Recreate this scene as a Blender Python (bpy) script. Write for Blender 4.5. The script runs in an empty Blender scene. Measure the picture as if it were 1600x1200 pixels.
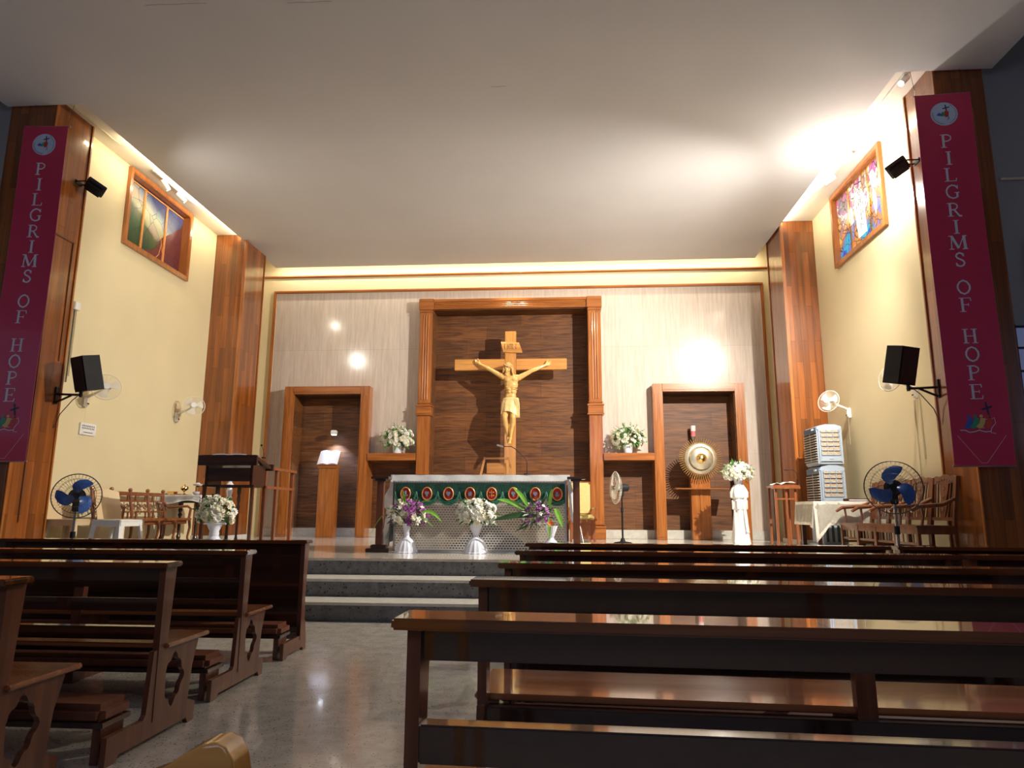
import bpy, bmesh, math, random
from mathutils import Vector, Matrix, Euler
random.seed(7)
PI = math.pi
S = bpy.context.scene
COL = S.collection

# ---------------------------------------------------------------- camera
H = 1.17
cam_d = bpy.data.cameras.new('camera')
cam = bpy.data.objects.new('camera', cam_d)
COL.objects.link(cam)
S.camera = cam
cam_d.sensor_fit = 'HORIZONTAL'
cam_d.sensor_width = 36
cam_d.lens = 36 * 1083.9 / 1600
cam_d.clip_start = 0.02
yaw, pit, rol = 0.07217, 0.18132, 0.00455
f = Vector((-math.sin(yaw)*math.cos(pit), math.cos(yaw)*math.cos(pit), math.sin(pit)))
r = Vector((math.cos(yaw), math.sin(yaw), 0))
u = r.cross(f)
r2 = math.cos(rol)*r + math.sin(rol)*u
u2 = -math.sin(rol)*r + math.cos(rol)*u
cam.matrix_world = Matrix(((r2.x, u2.x, -f.x, 0), (r2.y, u2.y, -f.y, 0), (r2.z, u2.z, -f.z, H), (0, 0, 0, 1)))

# ---------------------------------------------------------------- world and light
S.view_settings.view_transform = 'Standard'
S.view_settings.look = 'None'
S.view_settings.exposure = 0.14
S.view_settings.gamma = 1.0
S.view_settings.use_curve_mapping = False
W = bpy.data.worlds.new('world'); S.world = W; W.use_nodes = True
bg = W.node_tree.nodes['Background']
bg.inputs[0].default_value = (0.50, 0.55, 0.80, 1)
bg.inputs[1].default_value = 0.03

def lamp(name, kind, loc, energy, color, target=None, size=None, size_y=None, spot=None, blend=0.6, spread=None):
    d = bpy.data.lights.new(name, kind)
    d.energy = energy; d.color = color
    if kind == 'AREA':
        d.shape = 'RECTANGLE' if size_y else 'SQUARE'
        d.size = size
        if size_y: d.size_y = size_y
        if spread: d.spread = spread
    else:
        d.shadow_soft_size = size or 0.1
    if kind == 'SPOT':
        d.spot_size = spot; d.spot_blend = blend
    o = bpy.data.objects.new(name, d); COL.objects.link(o)
    o.location = loc
    if target:
        o.rotation_euler = (Vector(target) - Vector(loc)).to_track_quat('-Z', 'Y').to_euler()
    return o

# room half width is about centre line X = -1.1
CX = -1.105
XL, XR = -7.18, 4.97          # side walls of the sanctuary
PZ = 0.59                     # platform height
ZS, ZC = 6.71, 6.84           # hanging ceiling slab / cove soffit
YB = 15.4                     # back wall plane
LC = (1.0, .93, .82)
lamp('cove_light_back', 'AREA', (CX, 15.08, 6.86), 75, (1.0, .87, .64), (CX, 15.4, 6.45), 11.2, .05)
lamp('cove_light_left', 'AREA', (-6.66, 12.0, 6.775), 34, (1.0, .84, .56), (-7.2, 12.0, 6.70), 5.2, .05)
lamp('cove_light_right', 'AREA', (4.36, 12.0, 6.775), 34, (1.0, .88, .66), (4.97, 12.0, 6.70), 5.2, .05)
lamp('flood_light_right', 'SPOT', (4.45, 9.22, 5.80), 3500, LC, (-2.0, 14.2, .4), .045, None, math.radians(128), .9)
lamp('flood_glow_right', 'POINT', (4.30, 10.1, 5.85), 95, (1, .95, .86), None, .07)
lamp('flood_light_left', 'SPOT', (-6.60, 9.22, 5.95), 150, LC, (0, 15.2, 1.0), .03, None, math.radians(165), 1.0)
lamp('niche_spot', 'SPOT', (CX-.12, 14.80, 6.62), 70, (1.0, .82, .52), (CX, 15.3, 3.6), .03, None, math.radians(70), .9)
lamp('niche_spot', 'SPOT', (CX+.18, 14.80, 6.62), 70, (1.0, .82, .52), (CX, 15.3, 3.6), .03, None, math.radians(70), .9)
# bluish fill lamps added in both aisles, standing in for daylight
lamp('aisle_fill_left', 'AREA', (-10.2, 4.8, 3.6), 17, (.55, .62, 1.0), (-6.0, 5.8, 4.6), 3.5, 2.6)
lamp('aisle_fill_right', 'AREA', (9.2, 4.8, 3.6), 17, (.55, .62, 1.0), (5.0, 5.8, 4.6), 3.5, 2.6)
lamp('nave_fill_rear', 'AREA', (-1.0, -3.7, 4.6), 95, (.58, .66, 1.0), (-1.0, 10, 1.6), 7, 2.2)  # unseen fill added behind the camera for bluish light from the nave
lamp('track_spot_nave', 'SPOT', (4.50, 8.62, 6.60), 650, LC, (-1.5, 5.2, 0), .04, None, math.radians(105), .9)

# ---------------------------------------------------------------- materials
def new_mat(name):
    m = bpy.data.materials.new(name); m.use_nodes = True
    nt = m.node_tree
    b = nt.nodes['Principled BSDF']
    return m, nt, b

def C4(c): return (c[0], c[1], c[2], 1)

def mat(name, c, rough=.5, metal=0, var=.08, scale=6, bump=0, coat=0, emis=None, estr=0, trans=0, spec=None, sheen=0):
    m, nt, b = new_mat(name)
    N, L = nt.nodes, nt.links
    b.inputs['Roughness'].default_value = rough
    b.inputs['Metallic'].default_value = metal
    b.inputs['Coat Weight'].default_value = coat
    b.inputs['Coat Roughness'].default_value = .08
    if spec is not None: b.inputs['Specular IOR Level'].default_value = spec
    if trans: b.inputs['Transmission Weight'].default_value = trans
    tc = N.new('ShaderNodeTexCoord')
    nz = N.new('ShaderNodeTexNoise'); nz.inputs['Scale'].default_value = scale; nz.inputs['Detail'].default_value = 4
    L.new(tc.outputs['Object'], nz.inputs['Vector'])
    rp = N.new('ShaderNodeValToRGB')
    rp.color_ramp.elements[0].position = .3; rp.color_ramp.elements[1].position = .7
    rp.color_ramp.elements[0].color = C4([v*(1-var) for v in c]); rp.color_ramp.elements[1].color = C4([min(1, v*(1+var)) for v in c])
    L.new(nz.outputs['Fac'], rp.inputs['Fac'])
    L.new(rp.outputs['Color'], b.inputs['Base Color'])
    if bump:
        bp = N.new('ShaderNodeBump'); bp.inputs['Strength'].default_value = bump; bp.inputs['Distance'].default_value = .01
        L.new(nz.outputs['Fac'], bp.inputs['Height']); L.new(bp.outputs['Normal'], b.inputs['Normal'])
    if emis:
        b.inputs['Emission Color'].default_value = C4(emis); b.inputs['Emission Strength'].default_value = estr
    return m

def wood(name, c1, c2, axis='Z', rough=.3, coat=.5, scale=5, planks=None, stretch=.06, pvar=.35, uv='wall', coat_rough=.1, mortar=.003):
    """grain stretched along axis; planks=(width, length) adds boards with their own tone"""
    m, nt, b = new_mat(name)
    N, L = nt.nodes, nt.links
    b.inputs['Roughness'].default_value = rough
    b.inputs['Coat Weight'].default_value = coat
    b.inputs['Coat Roughness'].default_value = coat_rough
    b.inputs['Coat IOR'].default_value = 1.9 if coat >= .9 else 1.5
    tc = N.new('ShaderNodeTexCoord')
    mp = N.new('ShaderNodeMapping')
    s = {'X': (stretch, 1, 1), 'Y': (1, stretch, 1), 'Z': (1, 1, stretch)}[axis]
    mp.inputs['Scale'].default_value = [v*scale for v in s]
    L.new(tc.outputs['Object'], mp.inputs['Vector'])
    nz = N.new('ShaderNodeTexNoise'); nz.inputs['Scale'].default_value = 3; nz.inputs['Detail'].default_value = 6; nz.inputs['Distortion'].default_value = .6
    L.new(mp.outputs['Vector'], nz.inputs['Vector'])
    rp = N.new('ShaderNodeValToRGB')
    rp.color_ramp.elements[0].position = .32; rp.color_ramp.elements[1].position = .68
    rp.color_ramp.elements[0].color = C4(c1); rp.color_ramp.elements[1].color = C4(c2)
    L.new(nz.outputs['Fac'], rp.inputs['Fac'])
    out = rp.outputs['Color']
    if planks:
        sx = N.new('ShaderNodeSeparateXYZ'); L.new(tc.outputs['Object'], sx.inputs[0])
        ad = N.new('ShaderNodeMath'); ad.operation = 'ADD'
        L.new(sx.outputs[0], ad.inputs[0]); L.new(sx.outputs[1], ad.inputs[1])
        cb = N.new('ShaderNodeCombineXYZ')
        if axis == 'Z':
            L.new(sx.outputs[2], cb.inputs[0]); L.new(ad.outputs[0], cb.inputs[1])
        else:
            L.new(ad.outputs[0], cb.inputs[0]); L.new(sx.outputs[2], cb.inputs[1])
        br = N.new('ShaderNodeTexBrick')
        br.inputs['Scale'].default_value = 1
        br.inputs['Brick Width'].default_value = planks[1]; br.inputs['Row Height'].default_value = planks[0]
        br.inputs['Mortar Size'].default_value = mortar; br.inputs['Bias'].default_value = 0
        br.offset = .37; br.offset_frequency = 2
        lo = 1 - pvar
        br.inputs['Color1'].default_value = (lo, lo, lo, 1); br.inputs['Color2'].default_value = (1, 1, 1, 1)
        br.inputs['Mortar'].default_value = (.35, .3, .25, 1)
        L.new(cb.outputs[0], br.inputs['Vector'])
        mx = N.new('ShaderNodeMix'); mx.data_type = 'RGBA'; mx.blend_type = 'MULTIPLY'; mx.inputs[0].default_value = 1
        L.new(out, mx.inputs[6]); L.new(br.outputs['Color'], mx.inputs[7])
        out = mx.outputs[2]
    L.new(out, b.inputs['Base Color'])
    bp = N.new('ShaderNodeBump'); bp.inputs['Strength'].default_value = .06; bp.inputs['Distance'].default_value = .005
    L.new(nz.outputs['Fac'], bp.inputs['Height']); L.new(bp.outputs['Normal'], b.inputs['Normal'])
    return m

def stone(name, c1, c2, speck=None, rough=.2, scale=8, spscale=60, seams=None, streak=None, coat=0, sp_size=.22):
    m, nt, b = new_mat(name)
    N, L = nt.nodes, nt.links
    b.inputs['Roughness'].default_value = rough
    b.inputs['Coat Weight'].default_value = coat; b.inputs['Coat Roughness'].default_value = .05
    tc = N.new('ShaderNodeTexCoord')
    mp = N.new('ShaderNodeMapping'); mp.inputs['Scale'].default_value = streak or (1, 1, 1)
    L.new(tc.outputs['Object'], mp.inputs['Vector'])
    nz = N.new('ShaderNodeTexNoise'); nz.inputs['Scale'].default_value = scale; nz.inputs['Detail'].default_value = 8; nz.inputs['Roughness'].default_value = .65
    L.new(mp.outputs['Vector'], nz.inputs['Vector'])
    rp = N.new('ShaderNodeValToRGB'); rp.color_ramp.elements[0].position = .35; rp.color_ramp.elements[1].position = .65
    rp.color_ramp.elements[0].color = C4(c1); rp.color_ramp.elements[1].color = C4(c2)
    L.new(nz.outputs['Fac'], rp.inputs['Fac'])
    out = rp.outputs['Color']
    if speck:
        vo = N.new('ShaderNodeTexVoronoi'); vo.inputs['Scale'].default_value = spscale
        L.new(tc.outputs['Object'], vo.inputs['Vector'])
        n2 = N.new('ShaderNodeTexNoise'); n2.inputs['Scale'].default_value = spscale*.35
        L.new(tc.outputs['Object'], n2.inputs['Vector'])
        ml = N.new('ShaderNodeMath'); ml.operation = 'MULTIPLY'; L.new(n2.outputs['Fac'], ml.inputs[0]); ml.inputs[1].default_value = sp_size*2
        lt = N.new('ShaderNodeMath'); lt.operation = 'LESS_THAN'
        L.new(vo.outputs['Distance'], lt.inputs[0]); L.new(ml.outputs[0], lt.inputs[1])
        mx = N.new('ShaderNodeMix'); mx.data_type = 'RGBA'
        L.new(lt.outputs[0], mx.inputs[0]); L.new(out, mx.inputs[6]); mx.inputs[7].default_value = C4(speck)
        out = mx.outputs[2]
    if seams:
        sx = N.new('ShaderNodeSeparateXYZ'); L.new(tc.outputs['Object'], sx.inputs[0])
        cb = N.new('ShaderNodeCombineXYZ'); L.new(sx.outputs[0], cb.inputs[0]); L.new(sx.outputs[seams[2]], cb.inputs[1])
        br = N.new('ShaderNodeTexBrick'); br.offset = 0
        br.inputs['Scale'].default_value = 1; br.inputs['Brick Width'].default_value = seams[0]; br.inputs['Row Height'].default_value = seams[1]
        br.inputs['Mortar Size'].default_value = .003
        br.inputs['Color1'].default_value = (.93, .93, .93, 1); br.inputs['Color2'].default_value = (1, 1, 1, 1); br.inputs['Mortar'].default_value = (.72, .68, .62, 1)
        L.new(cb.outputs[0], br.inputs['Vector'])
        m2 = N.new('ShaderNodeMix'); m2.data_type = 'RGBA'; m2.blend_type = 'MULTIPLY'; m2.inputs[0].default_value = 1
        L.new(out, m2.inputs[6]); L.new(br.outputs['Color'], m2.inputs[7]); out = m2.outputs[2]
    L.new(out, b.inputs['Base Color'])
    return m

M = {}
M['cream'] = mat('cream_wall_paint', (.70, .60, .37), .55, var=.03, scale=1.2)
M['ceil'] = mat('white_ceiling_paint', (.58, .57, .58), .9, var=.03, scale=.8)
M['soffit'] = mat('white_soffit_paint', (.74, .70, .62), .8, var=.03, scale=1)
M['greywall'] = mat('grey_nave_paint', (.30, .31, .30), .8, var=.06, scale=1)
M['pillar'] = wood('pillar_parquet_wood', (.20, .052, .008), (.37, .112, .019), 'Z', .28, .7, 4, planks=(.12, 1.1), pvar=.45)
M['pillar_dark'] = wood('pillar_front_wood', (.13, .05, .022), (.20, .075, .03), 'Z', .35, .4, 4, planks=(.13, 1.3), pvar=.4)
M['frame'] = wood('orange_frame_wood', (.26, .075, .012), (.43, .150, .032), 'Z', .3, .6, 7)
M['frame_h'] = wood('orange_frame_wood_level', (.26, .075, .012), (.43, .150, .032), 'X', .3, .6, 7)
M['niche'] = wood('brown_niche_panel_wood', (.080, .025, .005), (.23, .084, .019), 'X', .55, .0, 8, planks=(.34, 1.27), pvar=.35, stretch=.09)
M['cross'] = wood('cross_wood', (.46, .20, .05), (.62, .30, .08), 'Z', .35, .4, 9)
M['cross_h'] = wood('cross_wood_level', (.46, .20, .05), (.62, .30, .08), 'X', .35, .4, 9)
M['carved'] = mat('pale_carved_wood', (.66, .40, .13), .32, var=.12, scale=14, bump=.1, coat=.4)
M['hair'] = mat('carved_hair_wood', (.52, .30, .11), .45, var=.2, scale=30, bump=.5)
M['loin'] = mat('carved_cloth_wood', (.78, .55, .25), .35, var=.12, scale=16, bump=.2, coat=.3)
M['trav'] = stone('travertine', (.54, .45, .38), (.66, .57, .49), None, .13, 5, seams=(.62, 2.42, 2), streak=(5, 5, .35), coat=0)
M['plinth'] = stone('speckled_plinth', (.50, .48, .42), (.62, .60, .54), (.30, .29, .27), .25, 14, 80)
M['plat'] = stone('polished_platform_stone', (.50, .45, .38), (.62, .57, .49), (.36, .32, .27), .12, 10, 70, coat=.2)
M['riser'] = stone('dark_riser_granite', (.10, .10, .10), (.19, .19, .185), (.035, .035, .035), .35, 12, 22, sp_size=.2)
M['tread'] = stone('pale_tread_stone', (.52, .49, .42), (.62, .59, .52), (.40, .38, .33), .25, 12, 80)
M['floor'] = stone('nave_terrazzo', (.36, .33, .28), (.50, .46, .40), (.10, .085, .07), .16, 7, 55, coat=.35, sp_size=.2)
M['pew'] = wood('dark_pew_wood', (.018, .006, .004), (.045, .015, .008), 'X', .22, .9, 6, coat_rough=.06)
M['pew_v'] = wood('dark_pew_wood_upright', (.08, .024, .012), (.17, .055, .024), 'Z', .3, .5, 6)
M['ledge'] = wood('pew_ledge_wood', (.08, .022, .008), (.18, .055, .018), 'X', .16, 1.0, 6, coat_rough=.03)
M['seat'] = wood('orange_pew_seat_wood', (.22, .062, .016), (.42, .14, .04), 'X', .22, .9, 6, coat_rough=.07)
M['pad'] = mat('brown_vinyl_pad', (.16, .05, .025), .4, var=.15, scale=20, bump=.1)
M['amber'] = wood('amber_varnished_wood', (.42, .17, .03), (.65, .32, .07), 'X', .25, .8, 6)
M['chair'] = wood('carved_chair_wood', (.09, .028, .010), (.19, .062, .022), 'Z', .3, .6, 8)
M['bench'] = wood('narra_bench_wood', (.17, .05, .014), (.30, .10, .03), 'Z', .3, .6, 8)
M['ebony'] = wood('dark_lectern_wood', (.028, .011, .007), (.06, .022, .012), 'X', .3, .5, 8)
M['redwood'] = wood('red_brown_wood', (.20, .06, .022), (.32, .105, .04), 'Z', .3, .5, 8)
M['black'] = mat('black_plastic', (.014, .014, .016), .6, var=.2, spec=.2)
M['blackmetal'] = mat('black_metal', (.02, .02, .022), .35, .6)
M['chrome'] = mat('chrome', (.75, .75, .78), .18, 1, var=.02)
M['steel'] = mat('brushed_steel', (.45, .45, .45), .35, .9)
M['white'] = mat('white_plastic', (.78, .77, .73), .35, var=.03)
M['offwhite'] = mat('cream_fan_plastic', (.74, .69, .58), .4, var=.04)
M['beige'] = mat('beige_plastic', (.68, .52, .31), .4, var=.04)
M['bluefan'] = mat('blue_fan_blade', (.035, .12, .42), .3, var=.1)
M['cloth'] = mat('white_linen', (.78, .78, .77), .85, var=.05, scale=30, bump=.15)
M['creamcloth'] = mat('cream_linen', (.72, .68, .58), .85, var=.06, scale=25, bump=.15)
M['green'] = mat('green_brocade', (.008, .065, .042), .6, var=.6, scale=45, bump=.4)
M['greenlite'] = mat('light_green_fringe', (.06, .28, .17), .6, var=.4, scale=60, bump=.3)
M['redvelvet'] = mat('red_embroidery', (.42, .018, .02), .6, var=.25, scale=60, bump=.3)
M['gold'] = mat('gold_thread', (.80, .33, .10), .45, .2, var=.2, scale=60)
M['brass'] = mat('polished_brass', (.83, .58, .22), .2, 1, var=.05)
M['silver'] = mat('silvered_metal', (.66, .60, .46), .34, .75, var=.12, scale=12)
M['greyblue'] = mat('grey_blue_embroidery', (.22, .30, .38), .6, var=.2, scale=60)
M['petal'] = mat('white_petals', (.86, .85, .76), .6, var=.05, scale=20)
M['petal_pale'] = mat('ivory_petals', (.80, .76, .58), .6, var=.08, scale=20)
M['petal_purple'] = mat('purple_orchid_petals', (.24, .05, .24), .5, var=.3, scale=30)
M['petal_orange'] = mat('orange_petals', (.85, .22, .04), .5, var=.1)
M['leaf'] = mat('green_leaves', (.07, .20, .035), .45, var=.4, scale=12)
M['leafdark'] = mat('dark_green_leaves', (.025, .075, .02), .45, var=.3, scale=12)
M['leaflite'] = mat('lime_leaves', (.22, .50, .06), .4, var=.25, scale=8)
M['porc'] = mat('white_porcelain', (.74, .76, .86), .25, var=.02, coat=.4)
M['cushion'] = mat('mustard_cushion', (.62, .50, .20), .8, var=.06, scale=20)
M['cooler'] = mat('grey_cooler_plastic', (.34, .40, .47), .45, var=.04)
M['coolerdark'] = mat('dark_cooler_inside', (.05, .045, .04), .7)
M['coolpad'] = mat('tan_cooling_pad', (.40, .31, .22), .9, var=.3, scale=40, bump=.5)
M['louvre'] = mat('tan_louvre', (.52, .47, .40), .5)
M['bluepanel'] = mat('blue_control_panel', (.05, .12, .22), .3)
M['page'] = mat('white_page', (.85, .86, .9), .7, var=.02)
M['ink'] = mat('dark_print', (.05, .05, .06), .7)
M['leather'] = mat('brown_leather_cover', (.22, .08, .04), .5)
M['ban_red'] = mat('crimson_banner_vinyl', (.55, .03, .095), .45, var=.06, scale=2, coat=.2)
M['ban_line'] = mat('pale_banner_print', (.62, .50, .55), .5, var=.02)
M['ban_text'] = mat('silver_banner_print', (.60, .66, .74), .5, var=.02)
M['ban_disc'] = mat('pale_blue_print', (.52, .62, .78), .5, var=.03)
M['p_blue'] = mat('blue_print', (.03, .12, .50), .5)
M['p_green'] = mat('green_print', (.03, .32, .18), .5)
M['p_yellow'] = mat('yellow_print', (.62, .48, .16), .5)
M['p_red'] = mat('red_print', (.55, .06, .04), .5)
M['p_dark'] = mat('navy_print', (.02, .025, .08), .5)
M['wire'] = mat('dark_fan_wire', (.10, .08, .05), .4, .4)
M['wirelite'] = mat('pale_fan_wire', (.70, .66, .56), .4)
M['cable'] = mat('dark_cable', (.04, .03, .025), .6)
M['conduit'] = mat('pale_conduit', (.66, .58, .40), .5)
M['glowhead'] = mat('lit_lamp_lens', (1, 1, 1), .4, emis=(1, .92, .78), estr=22)
M['glowblue'] = mat('lit_reading_lamp_lens', (1, 1, 1), .4, emis=(.75, .85, 1), estr=30)
M['redglass'] = mat('red_lamp_glass', (.62, .16, .16), .25, var=.05, coat=.4)
M['frost'] = mat('frosted_lamp_glass', (.72, .60, .58), .4, var=.05)
M['antique'] = mat('antique_brass', (.42, .25, .09), .35, .6, var=.2)
M['darkscreen'] = mat('dark_screen', (.01, .014, .03), .15)

# ---------------------------------------------------------------- mesh building
class MB:
    def __init__(self): self.bm = bmesh.new()
    def _add(self, vs, fs):
        v = [self.bm.verts.new(p) for p in vs]
        out = []
        for f_ in fs:
            try: out.append(self.bm.faces.new([v[i] for i in f_]))
            except ValueError: pass
        return v
    def box(self, x0, x1, y0, y1, z0, z1, bev=0, mtx=None):
        vs = [Vector((x, y, z)) for z in (z0, z1) for y in (y0, y1) for x in (x0, x1)]
        if mtx: vs = [mtx @ v for v in vs]
        v = self._add(vs, [(0, 2, 3, 1), (4, 5, 7, 6), (0, 1, 5, 4), (2, 6, 7, 3), (0, 4, 6, 2), (1, 3, 7, 5)])
        if bev:
            es = {e for w in v for e in w.link_edges}
            bmesh.ops.bevel(self.bm, geom=list(es), offset=bev, segments=2, affect='EDGES')
        return self
    def cyl(self, p0, p1, r0, r1=None, seg=14, caps=True):
        p0, p1 = Vector(p0), Vector(p1)
        if r1 is None: r1 = r0
        d = (p1 - p0).normalized()
        a = d.orthogonal().normalized(); b = d.cross(a)
        vs = []
        for p, rr in ((p0, r0), (p1, r1)):
            for i in range(seg):
                t = 2*PI*i/seg
                vs.append(p + (a*math.cos(t) + b*math.sin(t))*rr)
        fs = [(i, (i+1) % seg, seg+(i+1) % seg, seg+i) for i in range(seg)]
        if caps: fs += [tuple(range(seg))[::-1], tuple(range(seg, 2*seg))]
        self._add(vs, fs); return self
    def tube(self, pts, rad, seg=6, closed=False):
        pts = [Vector(p) for p in pts]; n = len(pts)
        rr = rad if isinstance(rad, (list, tuple)) else [rad]*n
        rings = []; prev = None
        for i, p in enumerate(pts):
            if closed: d = pts[(i+1) % n] - pts[i-1]
            else: d = pts[min(i+1, n-1)] - pts[max(i-1, 0)]
            d = d.normalized() if d.length > 1e-9 else Vector((0, 0, 1))
            if prev is None: a = d.orthogonal().normalized()
            else:
                a = prev - d*prev.dot(d)
                a = a.normalized() if a.length > 1e-6 else d.orthogonal().normalized()
            prev = a; b = d.cross(a)
            rings.append([self.bm.verts.new(p + (a*math.cos(2*PI*k/seg) + b*math.sin(2*PI*k/seg))*rr[i]) for k in range(seg)])
        m = n if closed else n-1
        for i in range(m):
            A, B = rings[i], rings[(i+1) % n]
            for k in range(seg):
                self.bm.faces.new((A[k], A[(k+1) % seg], B[(k+1) % seg], B[k]))
        if not closed:
            self.bm.faces.new(rings[0][::-1]); self.bm.faces.new(rings[-1])
        return self
    def ring(self, c, R, rad, normal=(0, 0, 1), seg=32, ts=6):
        c = Vector(c); nrm = Vector(normal).normalized(); a = nrm.orthogonal().normalized(); b = nrm.cross(a)
        return self.tube([c + (a*math.cos(2*PI*i/seg) + b*math.sin(2*PI*i/seg))*R for i in range(seg)], rad, ts, True)
    def lathe(self, prof, c=(0, 0, 0), seg=24, flute=0, nfl=12, axis='Z', mtx=None):
        rings = []
        c = Vector(c)
        for (rr, z) in prof:
            ring = []
            for k in range(seg):
                t = 2*PI*k/seg
                q = rr*(1 + flute*math.cos(nfl*t))
                p = Vector((q*math.cos(t), q*math.sin(t), z))
                if axis == 'Y': p = Vector((p.x, p.z, p.y))
                if axis == 'X': p = Vector((p.z, p.x, p.y))
                if mtx: p = mtx @ p
                ring.append(self.bm.verts.new(p + c))
            rings.append(ring)
        for A, B in zip(rings, rings[1:]):
            for k in range(seg):
                self.bm.faces.new((A[k], A[(k+1) % seg], B[(k+1) % seg], B[k]))
        self.bm.faces.new(rings[0][::-1]); self.bm.faces.new(rings[-1])
        return self
    def ball(self, c, rx, ry=None, rz=None, seg=12, mtx=None):
        ry = ry or rx; rz = rz or rx
        T = Matrix.Translation(Vector(c)) @ (mtx or Matrix()) @ Matrix.Diagonal((rx, ry, rz, 1))
        bmesh.ops.create_uvsphere(self.bm, u_segments=seg, v_segments=max(6, seg*2//3), radius=1, matrix=T)
        return self
    def prism(self, outer, fn, t0, t1, holes=()):
        """outer/holes are 2D loops; fn(u, v, t) -> 3D"""
        tmp = bmesh.new(); loops = []
        es = []
        for lp in [outer] + list(holes):
            vs = [tmp.verts.new((p[0], p[1], 0)) for p in lp]
            loops.append(len(lp))
            es += [tmp.edges.new((vs[i], vs[(i+1) % len(vs)])) for i in range(len(vs))]
        tmp.verts.index_update()
        bmesh.ops.triangle_fill(tmp, use_beauty=True, use_dissolve=False, edges=es)
        tmp.verts.index_update()
        P = [(v.co.x, v.co.y) for v in tmp.verts]
        F = [tuple(v.index for v in f_.verts) for f_ in tmp.faces]
        E = [(e.verts[0].index, e.verts[1].index) for e in tmp.edges if len(e.link_faces) == 1]
        tmp.free()
        a = [self.bm.verts.new(fn(p[0], p[1], t0)) for p in P]
        b = [self.bm.verts.new(fn(p[0], p[1], t1)) for p in P]
        for f_ in F:
            self.bm.faces.new([a[i] for i in f_]); self.bm.faces.new([b[i] for i in reversed(f_)])
        for i, j in E:
            self.bm.faces.new((a[i], a[j], b[j], b[i]))
        return self
    def sheet(self, rows, thick=0, closed=False):
        vs = [[self.bm.verts.new(p) for p in row] for row in rows]
        for A, B in zip(vs, vs[1:]):
            n = len(A)
            for k in range(n if closed else n-1):
                self.bm.faces.new((A[k], A[(k+1) % n], B[(k+1) % n], B[k]))
        if thick:
            bmesh.ops.recalc_face_normals(self.bm, faces=self.bm.faces[:])
            bmesh.ops.solidify(self.bm, geom=self.bm.faces[:], thickness=thick)
        return self
    def build(self, name, m, parent=None, smooth=False, loc=None):
        bmesh.ops.recalc_face_normals(self.bm, faces=self.bm.faces[:])
        me = bpy.data.meshes.new(name); self.bm.to_mesh(me); self.bm.free()
        for mm in (m if isinstance(m, (list, tuple)) else [m]): me.materials.append(mm)
        if smooth:
            me.shade_smooth()
            me.set_sharp_from_angle(angle=math.radians(38))
        o = bpy.data.objects.new(name, me); COL.objects.link(o)
        if parent: o.parent = parent
        if loc: o.location = loc
        return o

def tag(o, label, cat, group=None, kind=None):
    o['label'] = label; o['category'] = cat
    if group: o['group'] = group
    if kind: o['kind'] = kind
    return o
def thing(name, label, cat, loc=(0, 0, 0), rz=0, group=None):
    o = bpy.data.objects.new(name, None); COL.objects.link(o)
    o.empty_display_size = .1
    o.location = loc; o.rotation_euler = (0, 0, rz)
    return tag(o, label, cat, group)
def struct(o, label=None):
    o['kind'] = 'structure'
    if label: o['label'] = label
    return o
def structroot(name, loc=(0, 0, 0), label=None):
    o = bpy.data.objects.new(name, None); COL.objects.link(o); o.location = loc
    return struct(o, label)
def dup(root, loc, rz=None, label=None, group=None, scale=None):
    n = root.copy(); COL.objects.link(n); n.location = loc
    if rz is not None: n.rotation_euler = (0, 0, rz)
    if label: n['label'] = label
    if group: n['group'] = group
    if scale: n.scale = scale
    for ch in list(root.children):
        c = ch.copy(); COL.objects.link(c); c.parent = n
        for g in list(ch.children):
            d = g.copy(); COL.objects.link(d); d.parent = c
    return n
# ================================================================ the setting
struct(MB().box(-10.5, 9.5, -4, 7.62, -.12, 0).build('floor', M['floor']), 'speckled grey terrazzo nave floor')
for k, (y0, y1, z0, z1) in enumerate([(7.60, 8.12, 0, .197), (8.10, 8.68, .05, .393)]):
    s = structroot('step', (0, 0, 0), ['lowest dark granite step with pale tread', 'second dark granite step with pale tread'][k])
    MB().box(-10.4, 9.4, y0+.02, y1, z0, z1-.03).build('riser', M['riser'], s)
    MB().box(-10.4, 9.4, y0, y1, z1-.03, z1, .004).build('tread', M['tread'], s)
s = structroot('altar_platform', (0, 0, 0), 'raised polished stone sanctuary platform')
MB().box(-10.4, 9.4, 8.66, 15.9, 0, PZ-.03).build('riser', M['riser'], s)
MB().box(-10.4, 9.4, 8.64, 15.9, PZ-.03, PZ, .004).build('platform_floor', M['plat'], s)

# side walls with their window openings
WY0, WY1, WZ0, WZ1 = 10.27, 12.25, 5.47, 6.82
for nm, x0, x1 in (('wall_left', XL-.30, XL), ('wall_right', XR, XR+.30)):
    o = MB().prism([(9.0, PZ), (15.9, PZ), (15.9, 7.5), (9.0, 7.5)], lambda a, b_, t: (t, a, b_), x0, x1,
                   holes=[[(WY0+.08, WZ0+.08), (WY1-.08, WZ0+.08), (WY1-.08, WZ1-.08), (WY0+.08, WZ1-.08)]]).build(nm, M['cream'])
    struct(o, 'cream painted side wall of the sanctuary')

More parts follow.
